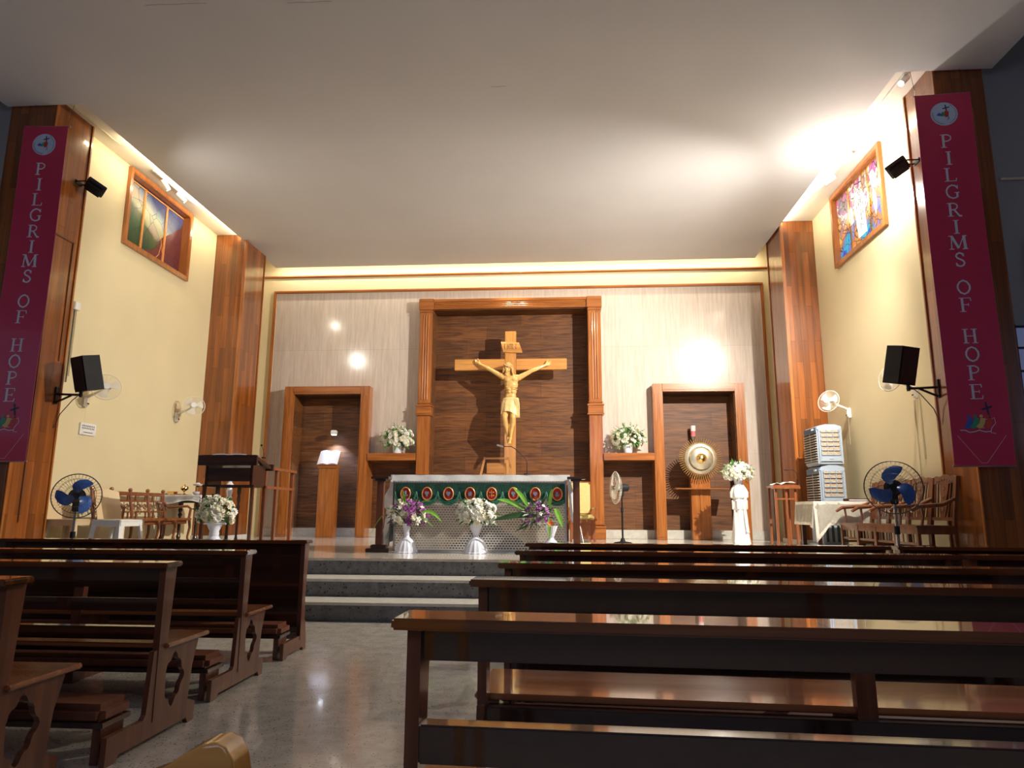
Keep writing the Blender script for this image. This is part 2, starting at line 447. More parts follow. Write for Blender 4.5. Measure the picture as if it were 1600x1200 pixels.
# back wall: cream border, travertine field with openings
TX0, TX1, TZ1 = -6.72, 4.50, 6.22
NC = (-2.93, .61, 5.72)
NL = (-6.07, -4.51, 3.76); NR = (2.20, 3.76, 3.76)
SL = (-4.33, -3.20, 2.26); SR = (.88, 2.01, 2.26)
fx = lambda a, b_, t: (a, t, b_)
struct(MB().prism([(XL, PZ), (TX0, PZ), (TX0, TZ1), (TX1, TZ1), (TX1, PZ), (XR, PZ), (XR, 7.5), (XL, 7.5)], fx, YB, YB+.4).build('wall_back', M['cream']), 'cream painted border of the back wall')
pts = [(TX0, PZ)]
for (a, b_, z) in (NL, SL, NC, SR, NR):
    pts += [(a, PZ), (a, z), (b_, z), (b_, PZ)]
pts += [(TX1, PZ), (TX1, TZ1), (TX0, TZ1)]
struct(MB().prism(pts, fx, YB+.01, YB+.35).build('wall_back_travertine', M['trav']), 'veined travertine cladding of the back wall')
for k, (a, b_, z) in enumerate((NL, SL, NC, SR, NR)):
    struct(MB().box(a-.02, b_+.02, YB+.30, YB+.36, PZ, z+.02).build('niche_panel', M['niche']),
           ['brown wood panel of the left tall niche', 'brown wood panel below the left flower shelf', 'large brown wood panel behind the crucifix', 'brown wood panel below the right flower shelf', 'brown wood panel of the right tall niche'][k])
    struct(MB().box(a, b_, YB+.14, YB+.30, PZ, .78, .005).build('plinth', M['plinth']), 'speckled stone plinth at the foot of a niche')
for a, b_ in ((TX0+.06, -6.28), (3.97, TX1-.06)):
    struct(MB().box(a, b_, YB-.03, YB+.01, PZ, .78, .005).build('plinth', M['plinth']), 'speckled stone plinth at the foot of the travertine')
for a, b_, z in (NL, SL, NC, SR, NR):
    struct(MB().box(a+.005, a+.018, YB-.17, YB+.305, .781, z-.002).box(b_-.018, b_-.005, YB-.17, YB+.305, .781, z-.002).box(a+.005, b_-.005, YB-.17, YB+.305, z-.018, z-.003).build('niche_reveal', M['niche']), 'dark wood lining of a niche opening')
# thin border moulding
def molding(name, a, b_, y0, y1, z0, z1, m): return struct(MB().box(a, b_, y0, y1, z0, z1, .008).build(name, m))
n = 1
for a, b_, z0, z1, mm in ((TX0-.06, TX1+.06, TZ1, TZ1+.06, 'frame_h'), (TX0-.06, TX0, PZ, TZ1, 'frame'), (TX1, TX1+.06, PZ, TZ1, 'frame'),
                          (XL+.04, XR-.02, 6.60, 6.65, 'frame_h')):
    struct(MB().box(a, b_, YB-.05, YB+.01, z0, z1, .012).box(a+.015, b_-.015, YB-.065, YB-.04, z0+(.015 if b_-a > 1 else 0), z1-(.015 if b_-a > 1 else 0)).build('trim_%d' % n, M[mm]), 'thin wooden border moulding on the back wall'); n += 1
struct(MB().box(XL, XL+.07, YB-.07, YB, PZ, 6.80, .01).build('trim_%d' % n, M['frame']), 'wooden corner strip left of the back wall'); n += 1
struct(MB().box(XR-.07, XR, YB-.07, YB, PZ, 6.80, .01).build('trim_%d' % n, M['frame']), 'wooden corner strip right of the back wall'); n += 1

# timber surrounds
def fluted(parent, x0, x1, z0, z1, y, horiz=False, k=3, name='fluting'):
    w = (x1-x0) if not horiz else (z1-z0)
    mb = MB()
    for i in range(k):
        c = (i+1)/(k+1)
        if horiz: mb.cyl((x0+.02, y, z0+w*c), (x1-.02, y, z0+w*c), .016, seg=8)
        else: mb.cyl((x0+w*c, y, z0+.02), (x0+w*c, y, z1-.02), .016, seg=8)
    mb.build(name, M['frame_h'] if horiz else M['frame'], parent, True)
s = structroot('trim_%d' % n, (0, 0, 0), 'large fluted wooden surround around the crucifix panel'); n += 1
YF = 15.17
for x0, x1 in ((-3.21, -2.93), (.61, .89)):
    MB().box(x0-.004, x1+.004, YF, YB+.3, PZ, 5.74, .006).build('column', M['frame'], s)
    MB().box(x0-.03, x1+.03, YF-.04, YB+.02, 5.70, 5.96, .01).box(x0-.02, x1+.02, YF-.03, YB+.02, 5.64, 5.67, .006).build('capital', M['frame_h'], s)
    MB().box(x0-.03, x1+.03, YF-.03, YB, 3.30, 3.46, .008).box(x0-.045, x1+.045, YF-.04, YB, 3.46, 3.50, .008).box(x0-.045, x1+.045, YF-.04, YB, 3.26, 3.30, .008).box(x0-.02, x1+.02, YF-.02, YB, 3.53, 3.55, .004).build('collar_block', M['frame_h'], s)
    MB().box(x0-.03, x1+.03, YF-.04, YB, PZ, .82, .008).box(x0-.04, x1+.04, YF-.05, YB, .82, .86, .008).box(x0-.02, x1+.02, YF-.03, YB, .89, .91, .004).build('column_base', M['frame_h'], s)
    fluted(s, x0+.03, x1-.03, 3.60, 5.60, YF)
MB().box(-2.93, .61, YF, YB+.3, 5.72, 5.93, .006).box(-2.96, .64, YF-.03, YB, 5.88, 5.95, .01).build('lintel', M['frame_h'], s)
fluted(s, -2.9, .58, 5.72, 5.89, YF, True)
YN = 15.15
for side, (a, b_, z), lab in ((-1, NL, 'wooden surround of the left tall niche'), (1, NR, 'wooden surround of the right tall niche')):
    s = structroot('trim_%d' % n, (0, 0, 0), lab); n += 1
    for x0, x1 in ((a-.21, a+.006), (b_-.006, b_+.20)):
        MB().box(x0, x1, YN, YB+.3, PZ, 3.94, .008).box(x0+.035, x1-.035, YN-.012, YN+.02, PZ+.05, 3.72, .006).build('jamb', M['frame'], s)
    MB().box(a, b_, YN, YB+.3, 3.76, 3.94, .008).box(a, b_, YN-.014, YN+.02, 3.80, 3.90, .006).build('lintel', M['frame_h'], s)
for (a, b_, z), lab in ((SL, 'wooden shelf beam left of the crucifix panel'), (SR, 'wooden shelf beam right of the crucifix panel')):
    struct(MB().box(a+.02, b_-.02, YN-.02, YB+.3, 2.26, 2.42, .008).build('trim_%d' % n, M['frame_h']), lab); n += 1

# pillars
def pillar(x0, x1, y0, y1, z0, z1, lab, inner):
    s = structroot('pillar', (0, 0, 0), lab)
    MB().box(x0, x1, y0, y1, z0, z1, .006).build('shaft', M['pillar'], s)
    xe = x1 if inner > 0 else x0
    mb = MB()
    for y in (y0+.0, y1-.035):
        mb.box(min(xe, xe+inner*.018), max(xe, xe+inner*.018), y, y+.035, z0, z1-.01, .004)
    mb.build('edge_strip', M['frame'], s)
    return s
p = pillar(-7.66, -7.0, 8.35, 9.12, 0, ZC, 'near left parquet clad pillar behind the banner', 1)
MB().box(-7.0, -6.985, 8.62, 8.64, 1.0, 4.95).box(-7.0, -6.985, 8.62, 9.0, 4.93, 4.95).box(-7.0, -6.985, 8.98, 9.0, 3.2, 4.95).build('door_outline', M['pillar_dark'], p)
pillar(4.77, 5.36, 8.35, 9.12, 0, ZC, 'near right parquet clad pillar behind the banner', -1)
pl = pillar(XL-.02, -6.52, 13.28, 14.2, PZ, ZC, 'far left parquet clad pillar', 1)
pr = pillar(4.34, XR+.02, 13.28, 14.2, PZ, ZC, 'far right parquet clad pillar', -1)
for q, xa in ((pl, -6.56), (pr, 4.32)):
    MB().box(xa, xa+.06, 13.25, 13.29, PZ, ZC-.01, .006).build('edge_strip', M['frame'], q)
MB().box(4.30, 5.0, 13.24, 14.24, PZ, .68, .005).build('base_block', M['tread'], pr)
MB().box(-7.2, -6.48, 13.24, 14.24, PZ, .68, .005).build('base_block', M['tread'], pl)

# ceiling: hanging slab, cove soffit, nave part
s = structroot('ceiling', (0, 0, 0), 'large white hanging ceiling slab')
MB().prism([(-7.70, -4), (5.47, -4), (5.47, 8.33), (4.30, 8.33), (4.30, 14.95), (-6.60, 14.95), (-6.60, 8.33), (-7.70, 8.33)], lambda a, b_, t: (a, b_, t), ZS, ZS+.05).build('slab', M['ceil'], s)
MB().box(-7.6, 5.4, 8.33, 14.5, ZC, ZC+.1).build('soffit', M['soffit'], s)
MB().box(-7.6, 5.4, 14.4, 14.5, ZC, 7.3).box(-7.6, 5.4, 14.4, 15.9, 7.2, 7.3).build('cove_top', M['soffit'], s)
MB().box(-6.7, 4.4, 8.31, 8.34, ZS+.05, ZC).box(-7.7, -6.6, 8.3, 8.33, ZS+.05, ZC).box(4.3, 5.47, 8.3, 8.33, ZS+.05, ZC).build('step_edge', M['soffit'], s)
MB().box(-10.5, 9.5, -4, 8.6, 7.7, 7.8).build('aisle_ceiling', M['ceil'], s)
# cracks in the plaster
mb = MB()
for (x0, y0, x1, y1) in ((-4.6, 6.55, -3.9, 6.56), (-3.0, 6.62, -2.5, 6.63), (1.85, 6.55, 2.15, 6.54), (-.9, 8.3, -.7, 8.3)):
    mb.tube([(x0+(x1-x0)*t, y0+(y1-y0)*t+random.uniform(-.008, .008), ZS-.0005) for t in (0, .25, .5, .75, 1)], .003, 4)
mb.build('plaster_crack', M['greywall'], s)

# nave side walls
struct(MB().box(-10.5, -7.66, 8.5, 8.7, 0, 7.7).build('wall_left_nave', M['greywall']), 'dim grey wall left of the left pillar')
struct(MB().box(5.36, 9.5, 8.5, 8.7, 0, 7.7).build('wall_right_nave', M['greywall']), 'dim grey wall right of the right pillar')
struct(MB().box(-10.6, -10.4, -4, 8.7, 0, 7.7).build('wall_left_aisle', M['greywall']), 'outer wall of the left aisle')
struct(MB().box(-10.6, 9.6, -4.2, -4, 0, 7.8).build('wall_rear', M['greywall']), 'rear wall of the nave behind the viewer')
struct(MB().box(9.4, 9.6, -4, 8.7, 0, 7.7).build('wall_right_aisle', M['greywall']), 'outer wall of the right aisle')
MBx = MB()
s = structroot('window_3', (5.53, 8.46, 2.95), 'small bluish louvred window at the right edge')
MB().box(-.12, .14, -.02, .05, -.42, .42).build('pane', mat('blue_grey_pane', (.2, .26, .42), .3, emis=(.35, .42, .75), estr=.12), s)
mb = MB()
for z in (-.42, -.14, .14, .40): mb.box(-.14, .16, -.04, .0, z, z+.025)
mb.box(-.15, -.12, -.04, .0, -.44, .44).box(.13, .16, -.04, 0, -.44, .44).build('frame', M['blackmetal'], s)

# stained glass -------------------------------------------------
def stained(name, left):
    m, nt, b = new_mat(name)
    N, L = nt.nodes, nt.links
    tc = N.new('ShaderNodeTexCoord')
    vo = N.new('ShaderNodeTexVoronoi'); vo.inputs['Scale'].default_value = 4.2 if left else 6.5
    L.new(tc.outputs['Object'], vo.inputs['Vector'])
    ed = N.new('ShaderNodeTexVoronoi'); ed.feature = 'DISTANCE_TO_EDGE'; ed.inputs['Scale'].default_value = 4.2 if left else 6.5
    L.new(tc.outputs['Object'], ed.inputs['Vector'])
    sx = N.new('ShaderNodeSeparateXYZ'); L.new(tc.outputs['Object'], sx.inputs[0])
    nz = N.new('ShaderNodeTexNoise'); nz.inputs['Scale'].default_value = 2.2; nz.inputs['Detail'].default_value = 5
    L.new(tc.outputs['Object'], nz.inputs['Vector'])
    # object space: y along the wall, z up; centre at the origin
    def math2(op, a, b_):
        q = N.new('ShaderNodeMath'); q.operation = op
        for i, v in enumerate((a, b_)):
            if isinstance(v, (int, float)): q.inputs[i].default_value = v
            else: L.new(v, q.inputs[i])
        return q.outputs[0]
    if left:
        t = math2('ADD', math2('MULTIPLY', sx.outputs[2], .62), math2('MULTIPLY', sx.outputs[1], .26))
        t = math2('ADD', math2('ADD', t, .5), math2('MULTIPLY', math2('SUBTRACT', nz.outputs['Fac'], .5), .22))
        rp = N.new('ShaderNodeValToRGB'); cr = rp.color_ramp
        cols = [(0, (.03, .06, .025)), (.30, (.06, .12, .05)), (.42, (.13, .13, .06)), (.47, (.55, .50, .30)), (.60, (.62, .58, .42)), (.68, (.25, .34, .42)), (.78, (.06, .08, .26)), (1, (.12, .14, .34))]
    else:
        t = math2('ADD', math2('MULTIPLY', sx.outputs[2], .45), math2('MULTIPLY', math2('ABSOLUTE', sx.outputs[1], 0), .0))
        t = math2('ADD', math2('ADD', t, .5), math2('MULTIPLY', math2('SUBTRACT', nz.outputs['Fac'], .5), 1.1))
        rp = N.new('ShaderNodeValToRGB'); cr = rp.color_ramp; cr.interpolation = 'CONSTANT'
        cols = [(0, (.04, .10, .62)), (.16, (.03, .45, .68)), (.24, (.22, .20, .48)), (.34, (.62, .22, .07)), (.46, (.80, .45, .10)), (.54, (.50, .26, .20)), (.62, (.85, .78, .66)), (.68, (.55, .16, .36)), (.78, (.30, .22, .24)), (.9, (.62, .50, .30))]
    while len(cr.elements) < len(cols): cr.elements.new(.5)
    for e, (p_, c_) in zip(cr.elements, cols): e.position = p_; e.color = C4(c_)
    L.new(t, rp.inputs['Fac'])
    col = rp.outputs['Color']
    if left:   # maroon field low on the far side
        g = math2('GREATER_THAN', math2('SUBTRACT', math2('SUBTRACT', math2('MULTIPLY', sx.outputs[1], .9), sx.outputs[2]), math2('MULTIPLY', nz.outputs['Fac'], .3)), .22)
        mx = N.new('ShaderNodeMix'); mx.data_type = 'RGBA'; L.new(g, mx.inputs[0]); L.new(col, mx.inputs[6]); mx.inputs[7].default_value = (.20, .045, .05, 1); col = mx.outputs[2]
    hv = N.new('ShaderNodeMix'); hv.data_type = 'RGBA'; hv.blend_type = 'OVERLAY'; hv.inputs[0].default_value = .12 if left else .18
    L.new(col, hv.inputs[6]); L.new(vo.outputs['Color'], hv.inputs[7]); col = hv.outputs[2]
    g = math2('LESS_THAN', ed.outputs['Distance'], .012 if left else .035)
    mx = N.new('ShaderNodeMix'); mx.data_type = 'RGBA'; L.new(g, mx.inputs[0]); L.new(col, mx.inputs[6]); mx.inputs[7].default_value = (.03, .03, .03, 1); col = mx.outputs[2]
    dk = N.new('ShaderNodeMix'); dk.data_type = 'RGBA'; dk.blend_type = 'MULTIPLY'; dk.inputs[0].default_value = 1
    L.new(col, dk.inputs[6]); dk.inputs[7].default_value = (.6, .6, .6, 1) if left else (.28, .28, .28, 1)
    L.new(dk.outputs[2], b.inputs['Base Color']); b.inputs['Roughness'].default_value = .3; b.inputs['Specular IOR Level'].default_value = .25
    L.new(col, b.inputs['Emission Color']); b.inputs['Emission Strength'].default_value = .08 if left else .8
    return m
for left in (True, False):
    xs = XL if left else XR
    sg = 1 if left else -1          # direction into the room
    s = structroot('window_1' if left else 'window_2', (xs, (WY0+WY1)/2, (WZ0+WZ1)/2),
                   'stained glass landscape window high on the left wall' if left else 'bright stained glass window high on the right wall')
    hy, hz = (WY1-WY0)/2, (WZ1-WZ0)/2
    F = lambda a, b_, t: (t*sg, a, b_)
    MB().prism([(-hy, -hz), (hy, -hz), (hy, hz), (-hy, hz)], F, -.02, .06, holes=[[(-hy+.07, -hz+.07), (hy-.07, -hz+.07), (hy-.07, hz-.07), (-hy+.07, hz-.07)]]).build('frame', M['frame'], s)
    MB().prism([(-hy+.05, -hz+.05), (hy-.05, -hz+.05), (hy-.05, hz-.05), (-hy+.05, hz-.05)], F, -.20, .05, holes=[[(-hy+.085, -hz+.085), (hy-.085, -hz+.085), (hy-.085, hz-.085), (-hy+.085, hz-.085)]]).build('reveal', M['frame'], s)
    dp = -.10 if left else -.03
    MB().prism([(-hy+.09, -hz+.09), (hy-.09, -hz+.09), (hy-.09, hz-.09), (-hy+.09, hz-.09)], F, dp-.02, dp).build('stained_pane', stained('left_stained_glass' if left else 'right_stained_glass', left), s)
    mb = MB()
    brs = (-hy/3-.01, hy/3+.01) if left else (-hy/2.6, hy/2.6)
    for y in brs:
        mb.box(*sorted((sg*(dp), sg*(dp+.02))), y-.022, y-.006, -hz+.1, hz-.1).box(*sorted((sg*dp, sg*(dp+.02))), y+.006, y+.022, -hz+.1, hz-.1)
    mb.box(*sorted((sg*dp, sg*(dp+.02))), -hy+.1, hy-.1, hz-.13, hz-.11)
    mb.build('glazing_bar', M['gold'] if left else M['brass'], s)
    if not left:
        wh = mat('white_stained_glass', (.5, .5, .48), .15, emis=(.95, .95, .9), estr=.8)
        G = lambda a, b_, t: (t*sg, a, b_)
        mb = MB()
        mb.prism([(-.20, -.45), (.12, -.45), (.16, -.1), (.20, .12), (.12, .32), (.05, .36), (-.06, .36), (-.14, .30), (-.22, .10), (-.18, -.1)], G, dp, dp+.006)
        mb.prism([(.26, -.10), (.34, -.12), (.40, .1), (.33, .2), (.27, .1)], G, dp, dp+.006)
        mb.prism([(-.62, -.15), (-.56, -.32), (-.50, -.1), (-.52, .16), (-.60, .05)], G, dp, dp+.006)
        mb.prism([(-.64, .1), (-.5, .16), (-.44, .42), (-.56, .44), (-.66, .3)], G, dp, dp+.006)
        mb.build('white_pane', wh, s)
        mb = MB()
        for pth in ([(-.05, .36), (-.09, .30), (-.04, .24), (.0, .30), (-.05, .36)], [(-.1, .22), (-.06, .1), (-.02, .2), (.02, .08), (.07, .2)], [(-.14, .1), (-.12, -.1)], [(.1, .12), (.08, -.08)], [(-.04, .0), (-.06, -.2)], [(-.1, -.3), (-.02, -.24), (.02, -.36)]):
            mb.tube([(sg*(dp+.008), a, b_) for a, b_ in pth], .006, 4)
        mb.build('lead_line', M['blackmetal'], s)
    else:
        mb = MB()
        for pth in ([(.27, -.20), (.22, -.42), (.12, -.52)], [(.27, -.20), (.34, -.42)], [(.27, -.20), (.24, -.10), (.29, -.04)]):
            mb.tube([(sg*(dp+.004), a, b_) for a, b_ in pth], .006, 4)
        mb.build('lead_line', M['gold'], s)
# ================================================================ crucifix
def baked(o_src, voxel, smooth_iter=6, name='figure', m=None, parent=None, factor=.5):
    md = o_src.modifiers.new('r', 'REMESH'); md.mode = 'VOXEL'; md.voxel_size = voxel
    if smooth_iter:
        sm = o_src.modifiers.new('s', 'SMOOTH'); sm.iterations = smooth_iter; sm.factor = factor
    dg = bpy.context.evaluated_depsgraph_get()
    me = bpy.data.meshes.new_from_object(o_src.evaluated_get(dg))
    me.name = name
    bpy.data.objects.remove(o_src)
    me.materials.clear(); me.materials.append(m)
    me.shade_smooth()
    o = bpy.data.objects.new(name, me); COL.objects.link(o)
    if parent: o.parent = parent
    return o
def limb(mb, pts, rad, seg=12):
    for (a, b_), (ra, rb) in zip(zip(pts, pts[1:]), zip(rad, rad[1:])):
        mb.cyl(a, b_, ra, rb, seg)
    for p_, rr in zip(pts, rad): mb.ball(p_, rr, seg=seg)
cr = thing('crucifix', 'large wooden crucifix with pale carved figure standing in the centre niche', 'crucifix', (-1.135, 15.22, PZ))
ZB = PZ
MB().box(-.125, .125, -.06, .06, .0, 4.58, .008).build('upright_beam', M['cross'], cr)
MB().box(-1.26, -.125, -.06, .06, 3.69, 3.94, .008).box(.125, 1.26, -.06, .06, 3.69, 3.94, .008).build('cross_beam', M['cross_h'], cr)
# title board, a curled parchment
rows = []
for i in range(9):
    t_ = i/8; zz = 4.34 - .25*t_
    sh = .05*(t_-.3)
    rows.append([Vector((-.20 + sh*1.2 + .40*k/6 + (.03*t_ if k > 3 else 0), -.09 - .035*math.sin(PI*t_) + (.03 if i == 0 else 0), zz + (-.02*(k/6) if i in (0, 8) else 0))) for k in range(7)])
tb = MB().sheet(rows, .012).build('title_board', M['cross_h'], cr, True)
GL = {  # stroke glyphs in a unit box: lists of (polyline, width)
 'I': [([(.5, 0), (.5, 1)], .17), ([(.3, .02), (.7, .02)], .05), ([(.3, .98), (.7, .98)], .05)],
 'P': [([(.25, 0), (.25, 1)], .16), ([(.05, .02), (.45, .02)], .05), ([(.05, .98), (.45, .98)], .05), ([(.25, .97), (.55, .97), (.74, .86), (.78, .73), (.74, .6), (.55, .49), (.25, .48)], .09)],
 'L': [([(.27, 0), (.27, 1)], .16), ([(.07, .02), (.86, .02)], .05), ([(.07, .98), (.48, .98)], .05), ([(.84, .0), (.88, .24)], .06)],
 'G': [([(.86, .78), (.72, .93), (.5, .99), (.26, .88), (.12, .66), (.10, .5), (.14, .3), (.28, .1), (.5, .02), (.7, .05), (.82, .14)], .11), ([(.82, .1), (.82, .42)], .14), ([(.64, .43), (.97, .43)], .05), ([(.87, .7), (.87, .98)], .05)],
 'R': [([(.22, 0), (.22, 1)], .16), ([(.02, .02), (.42, .02)], .05), ([(.02, .98), (.42, .98)], .05), ([(.22, .97), (.5, .97), (.68, .87), (.72, .74), (.68, .6), (.5, .5), (.22, .49)], .09), ([(.48, .5), (.82, .02), (.98, .02)], .13)],
 'M': [([(.12, 0), (.17, 1)], .06), ([(0, .02), (.26, .02)], .05), ([(0, .98), (.2, .98)], .05), ([(.17, .98), (.5, .08)], .14), ([(.5, .08), (.83, .98)], .05), ([(.83, 1), (.87, 0)], .15), ([(.7, .02), (1.0, .02)], .05), ([(.82, .98), (1.0, .98)], .05)],
 'S': [([(.74, .78), (.66, .93), (.5, .99), (.32, .92), (.24, .77), (.32, .62), (.5, .52), (.68, .42), (.77, .26), (.68, .09), (.5, .01), (.32, .06), (.22, .22)], .12), ([(.75, .72), (.75, .96)], .05), ([(.22, .04), (.22, .28)], .05)],
 'O': [([(.5, .99), (.26, .88), (.12, .66), (.10, .5), (.12, .34), (.26, .12), (.5, .01), (.74, .12), (.88, .34), (.9, .5), (.88, .66), (.74, .88), (.5, .99)], .12)],
 'F': [([(.27, 0), (.27, 1)], .16), ([(.07, .02), (.48, .02)], .05), ([(.07, .98), (.84, .98)], .05), ([(.27, .5), (.66, .5)], .05), ([(.82, .99), (.86, .76)], .06), ([(.66, .6), (.66, .4)], .05)],
 'H': [([(.2, 0), (.2, 1)], .15), ([(.8, 0), (.8, 1)], .15), ([(.2, .5), (.8, .5)], .05), ([(.02, .02), (.4, .02)], .05), ([(.02, .98), (.4, .98)], .05), ([(.6, .02), (.98, .02)], .05), ([(.6, .98), (.98, .98)], .05)],
 'E': [([(.25, 0), (.25, 1)], .16), ([(.05, .02), (.84, .02)], .05), ([(.05, .98), (.82, .98)], .05), ([(.25, .5), (.66, .5)], .05), ([(.82, .0), (.87, .24)], .06), ([(.8, 1), (.84, .78)], .06), ([(.66, .6), (.66, .4)], .05)],
 'N': [([(.18, 0), (.18, 1)], .07), ([(.18, .98), (.82, .04)], .15), ([(.82, 0), (.82, 1)], .07), ([(.02, .02), (.34, .02)], .05), ([(.66, .98), (.98, .98)], .05)],
}
def stroke(mb, pts, w, fn, t0, t1):
    """flat ribbon with mitred joints; fn(u, v, t) -> point"""
    P_ = [Vector((p[0], p[1])) for p in pts]; n_ = len(P_); L_, R_ = [], []
    closed = (P_[0]-P_[-1]).length < 1e-6
    for i, p_ in enumerate(P_):
        a = P_[i-1] if i > 0 else (P_[-2] if closed else None)
        c = P_[i+1] if i < n_-1 else (P_[1] if closed else None)
        d = (c-p_).normalized() if a is None else ((p_-a).normalized() if c is None else ((p_-a).normalized()+(c-p_).normalized()).normalized())
        nn = Vector((-d.y, d.x))*w/2
        L_.append(p_+nn); R_.append(p_-nn)
    vs = [[mb.bm.verts.new(fn(q.x, q.y, t)) for q in lst] for lst in (L_, R_) for t in (t0, t1)]
    l0, l1, r0, r1 = vs
    for i in range(n_-1):
        for A, B in ((l1, r1), (r1, r0), (r0, l0), (l0, l1)):
            mb.bm.faces.new((A[i], A[i+1], B[i+1], B[i]))
    mb.bm.faces.new((l0[0], l1[0], r1[0], r0[0])); mb.bm.faces.new((l0[-1], l1[-1], r1[-1], r0[-1]))
def glyph(mb, ch, x, z, w, h, fn, t0, t1):
    for pl_, sw in GL[ch]:
        stroke(mb, [(x + p[0]*w, z + p[1]*h) for p in pl_], sw*w, fn, t0, t1)
mb = MB()
for i, ch in enumerate('INRI'):
    glyph(mb, ch, -.155+.083*i+.01, 4.16, .07, .11, lambda a, b_, t: (a, -.128-t, b_), -.012, .012)
mb.build('carved_letters', M['hair'], tb)
# the carved figure
mb = MB()
Y0 = -.20
hd = Vector((-.045, Y0-.07, 3.68))
# torso
for (x, y, z, rx, ry, rz) in [(.03, Y0, 3.44, .165, .10, .13), (.035, Y0-.01, 3.32, .150, .105, .12), (.03, Y0, 3.18, .125, .085, .12), (.02, Y0, 3.06, .125, .085, .10), (.0, Y0, 2.95, .155, .10, .11), (-.005, Y0-.01, 2.86, .16, .11, .11)]:
    mb.ball((x, y, z), rx, ry, rz, 20)
mb.ball((-.04, Y0-.065, 3.43), .075, .045, .055, 14); mb.ball((.105, Y0-.065, 3.43), .075, .045, .055, 14)
for i in range(3):
    for sx_ in (-1, 1): mb.ball((.03+sx_*.038, Y0-.078, 3.27-.06*i), .032, .02, .026, 10)
for i in range(4):
    for sx_ in (-1, 1):
        mb.tube([(.03+sx_*.03, Y0-.095, 3.33-.035*i), (.03+sx_*.09, Y0-.085, 3.335-.04*i), (.03+sx_*.14, Y0-.03, 3.35-.045*i)], .013, 6)
# neck and head
limb(mb, [(.03, Y0-.0, 3.52), (-.02, Y0-.04, 3.60)], [.065, .055])
rotm = Matrix.Rotation(math.radians(12), 4, 'Y') @ Matrix.Rotation(math.radians(22), 4, 'X')
mb.ball(hd, .082, .098, .115, 20, rotm)
def hp(x, y, z): return hd + (rotm @ Vector((x, y, z)))
mb.ball(hp(0, -.035, -.07), .055, .055, .06, 14, rotm)                # jaw
mb.ball(hp(0, -.055, -.115), .04, .04, .045, 12, rotm)                # beard
limb(mb, [hp(0, -.092, .015), hp(0, -.118, -.035)], [.011, .018])     # nose
limb(mb, [hp(-.05, -.083, .027), hp(.05, -.083, .027)], [.012, .012]) # brow
for sx_ in (-1, 1):
    mb.ball(hp(sx_*.03, -.085, .003), .014, seg=8)
    mb.ball(hp(sx_*.04, -.075, -.035), .022, seg=8)
    mb.ball(hp(sx_*.08, .0, -.01), .012, .02, .03, 8)
limb(mb, [hp(-.022, -.098, -.065), hp(.022, -.098, -.065)], [.009, .009])
# arms
def hand(wrist, dirv, up):
    dirv = Vector(dirv).normalized(); up = Vector(up).normalized(); fw = Vector((0, -1, 0))
    up = up*1.15
    limb(mb, [wrist, wrist+dirv*.03, wrist+dirv*.085], [.026, .034, .036])
    lens = [.062, .075, .07, .055]
    for k in range(4):
        o_ = (k-1.5)*.020
        b0 = wrist + dirv*.09 + up*(-o_)
        d1 = (dirv + up*(-o_)*4 + fw*.25).normalized()
        m1 = b0 + d1*lens[k]*.55
        e = m1 + (d1 + fw*(.5+.25*k)).normalized()*lens[k]*.5
        limb(mb, [b0 - dirv*.02, m1, e], [.0125, .011, .009], 8)
    t0_ = wrist + dirv*.03 + up*.028
    limb(mb, [t0_, t0_+dirv*.03+up*.035+fw*.012, t0_+dirv*.062+up*.048+fw*.03], [.015, .013, .010], 8)
shL, elL, wrL = Vector((-.15, Y0, 3.50)), Vector((-.415, Y0+.0, 3.655)), Vector((-.66, Y0+.07, 3.80))
shR, elR, wrR = Vector((.20, Y0, 3.48)), Vector((.49, Y0+.0, 3.635)), Vector((.775, Y0+.07, 3.765))
for s_, e_, w_ in ((shL, elL, wrL), (shR, elR, wrR)):
    limb(mb, [s_, s_.lerp(e_, .4), e_, e_.lerp(w_, .35), w_], [.066, .056, .043, .046, .027], 14)
    hand(w_, (w_-e_)+Vector((0, .03, .02)), (0, 0, 1))
limb(mb, [(.03, Y0, 3.50), shL], [.07, .068]); limb(mb, [(.04, Y0, 3.49), shR], [.07, .068])
# legs
for sx_, kx, ax, az, ay in ((-1, -.095, -.035, 2.19, -.03), (1, .082, .030, 2.17, -.09)):
    hip = Vector((sx_*.083-.005, Y0, 2.86)); kn = Vector((kx, Y0-.15, 2.57)); an = Vector((ax, Y0+.02+ay, az))
    limb(mb, [hip, hip.lerp(kn, .5), kn, kn.lerp(an, .28)+Vector((sx_*.008, .02, 0)), kn.lerp(an, .7), an], [.092, .082, .060, .060, .040, .034], 14)
    mb.ball(kn+Vector((0, -.02, .0)), .048, .04, .055, 12)
    toe = an + Vector((-sx_*.015, -.09, -.13))
    limb(mb, [an+Vector((0, .02, -.03)), an.lerp(toe, .5), toe], [.036, .036, .028])
    for k in range(5):
        q = toe + Vector(((k-2)*.015, -.005, -.005))
        limb(mb, [q, q+Vector((0, -.02, -.028))], [.010, .009], 6)
fig = baked(mb.build('tmp', M['carved']), .0075, 3, 'carved_figure', M['carved'], cr)
fig['label'] = 'pale carved wooden figure with arms outstretched'
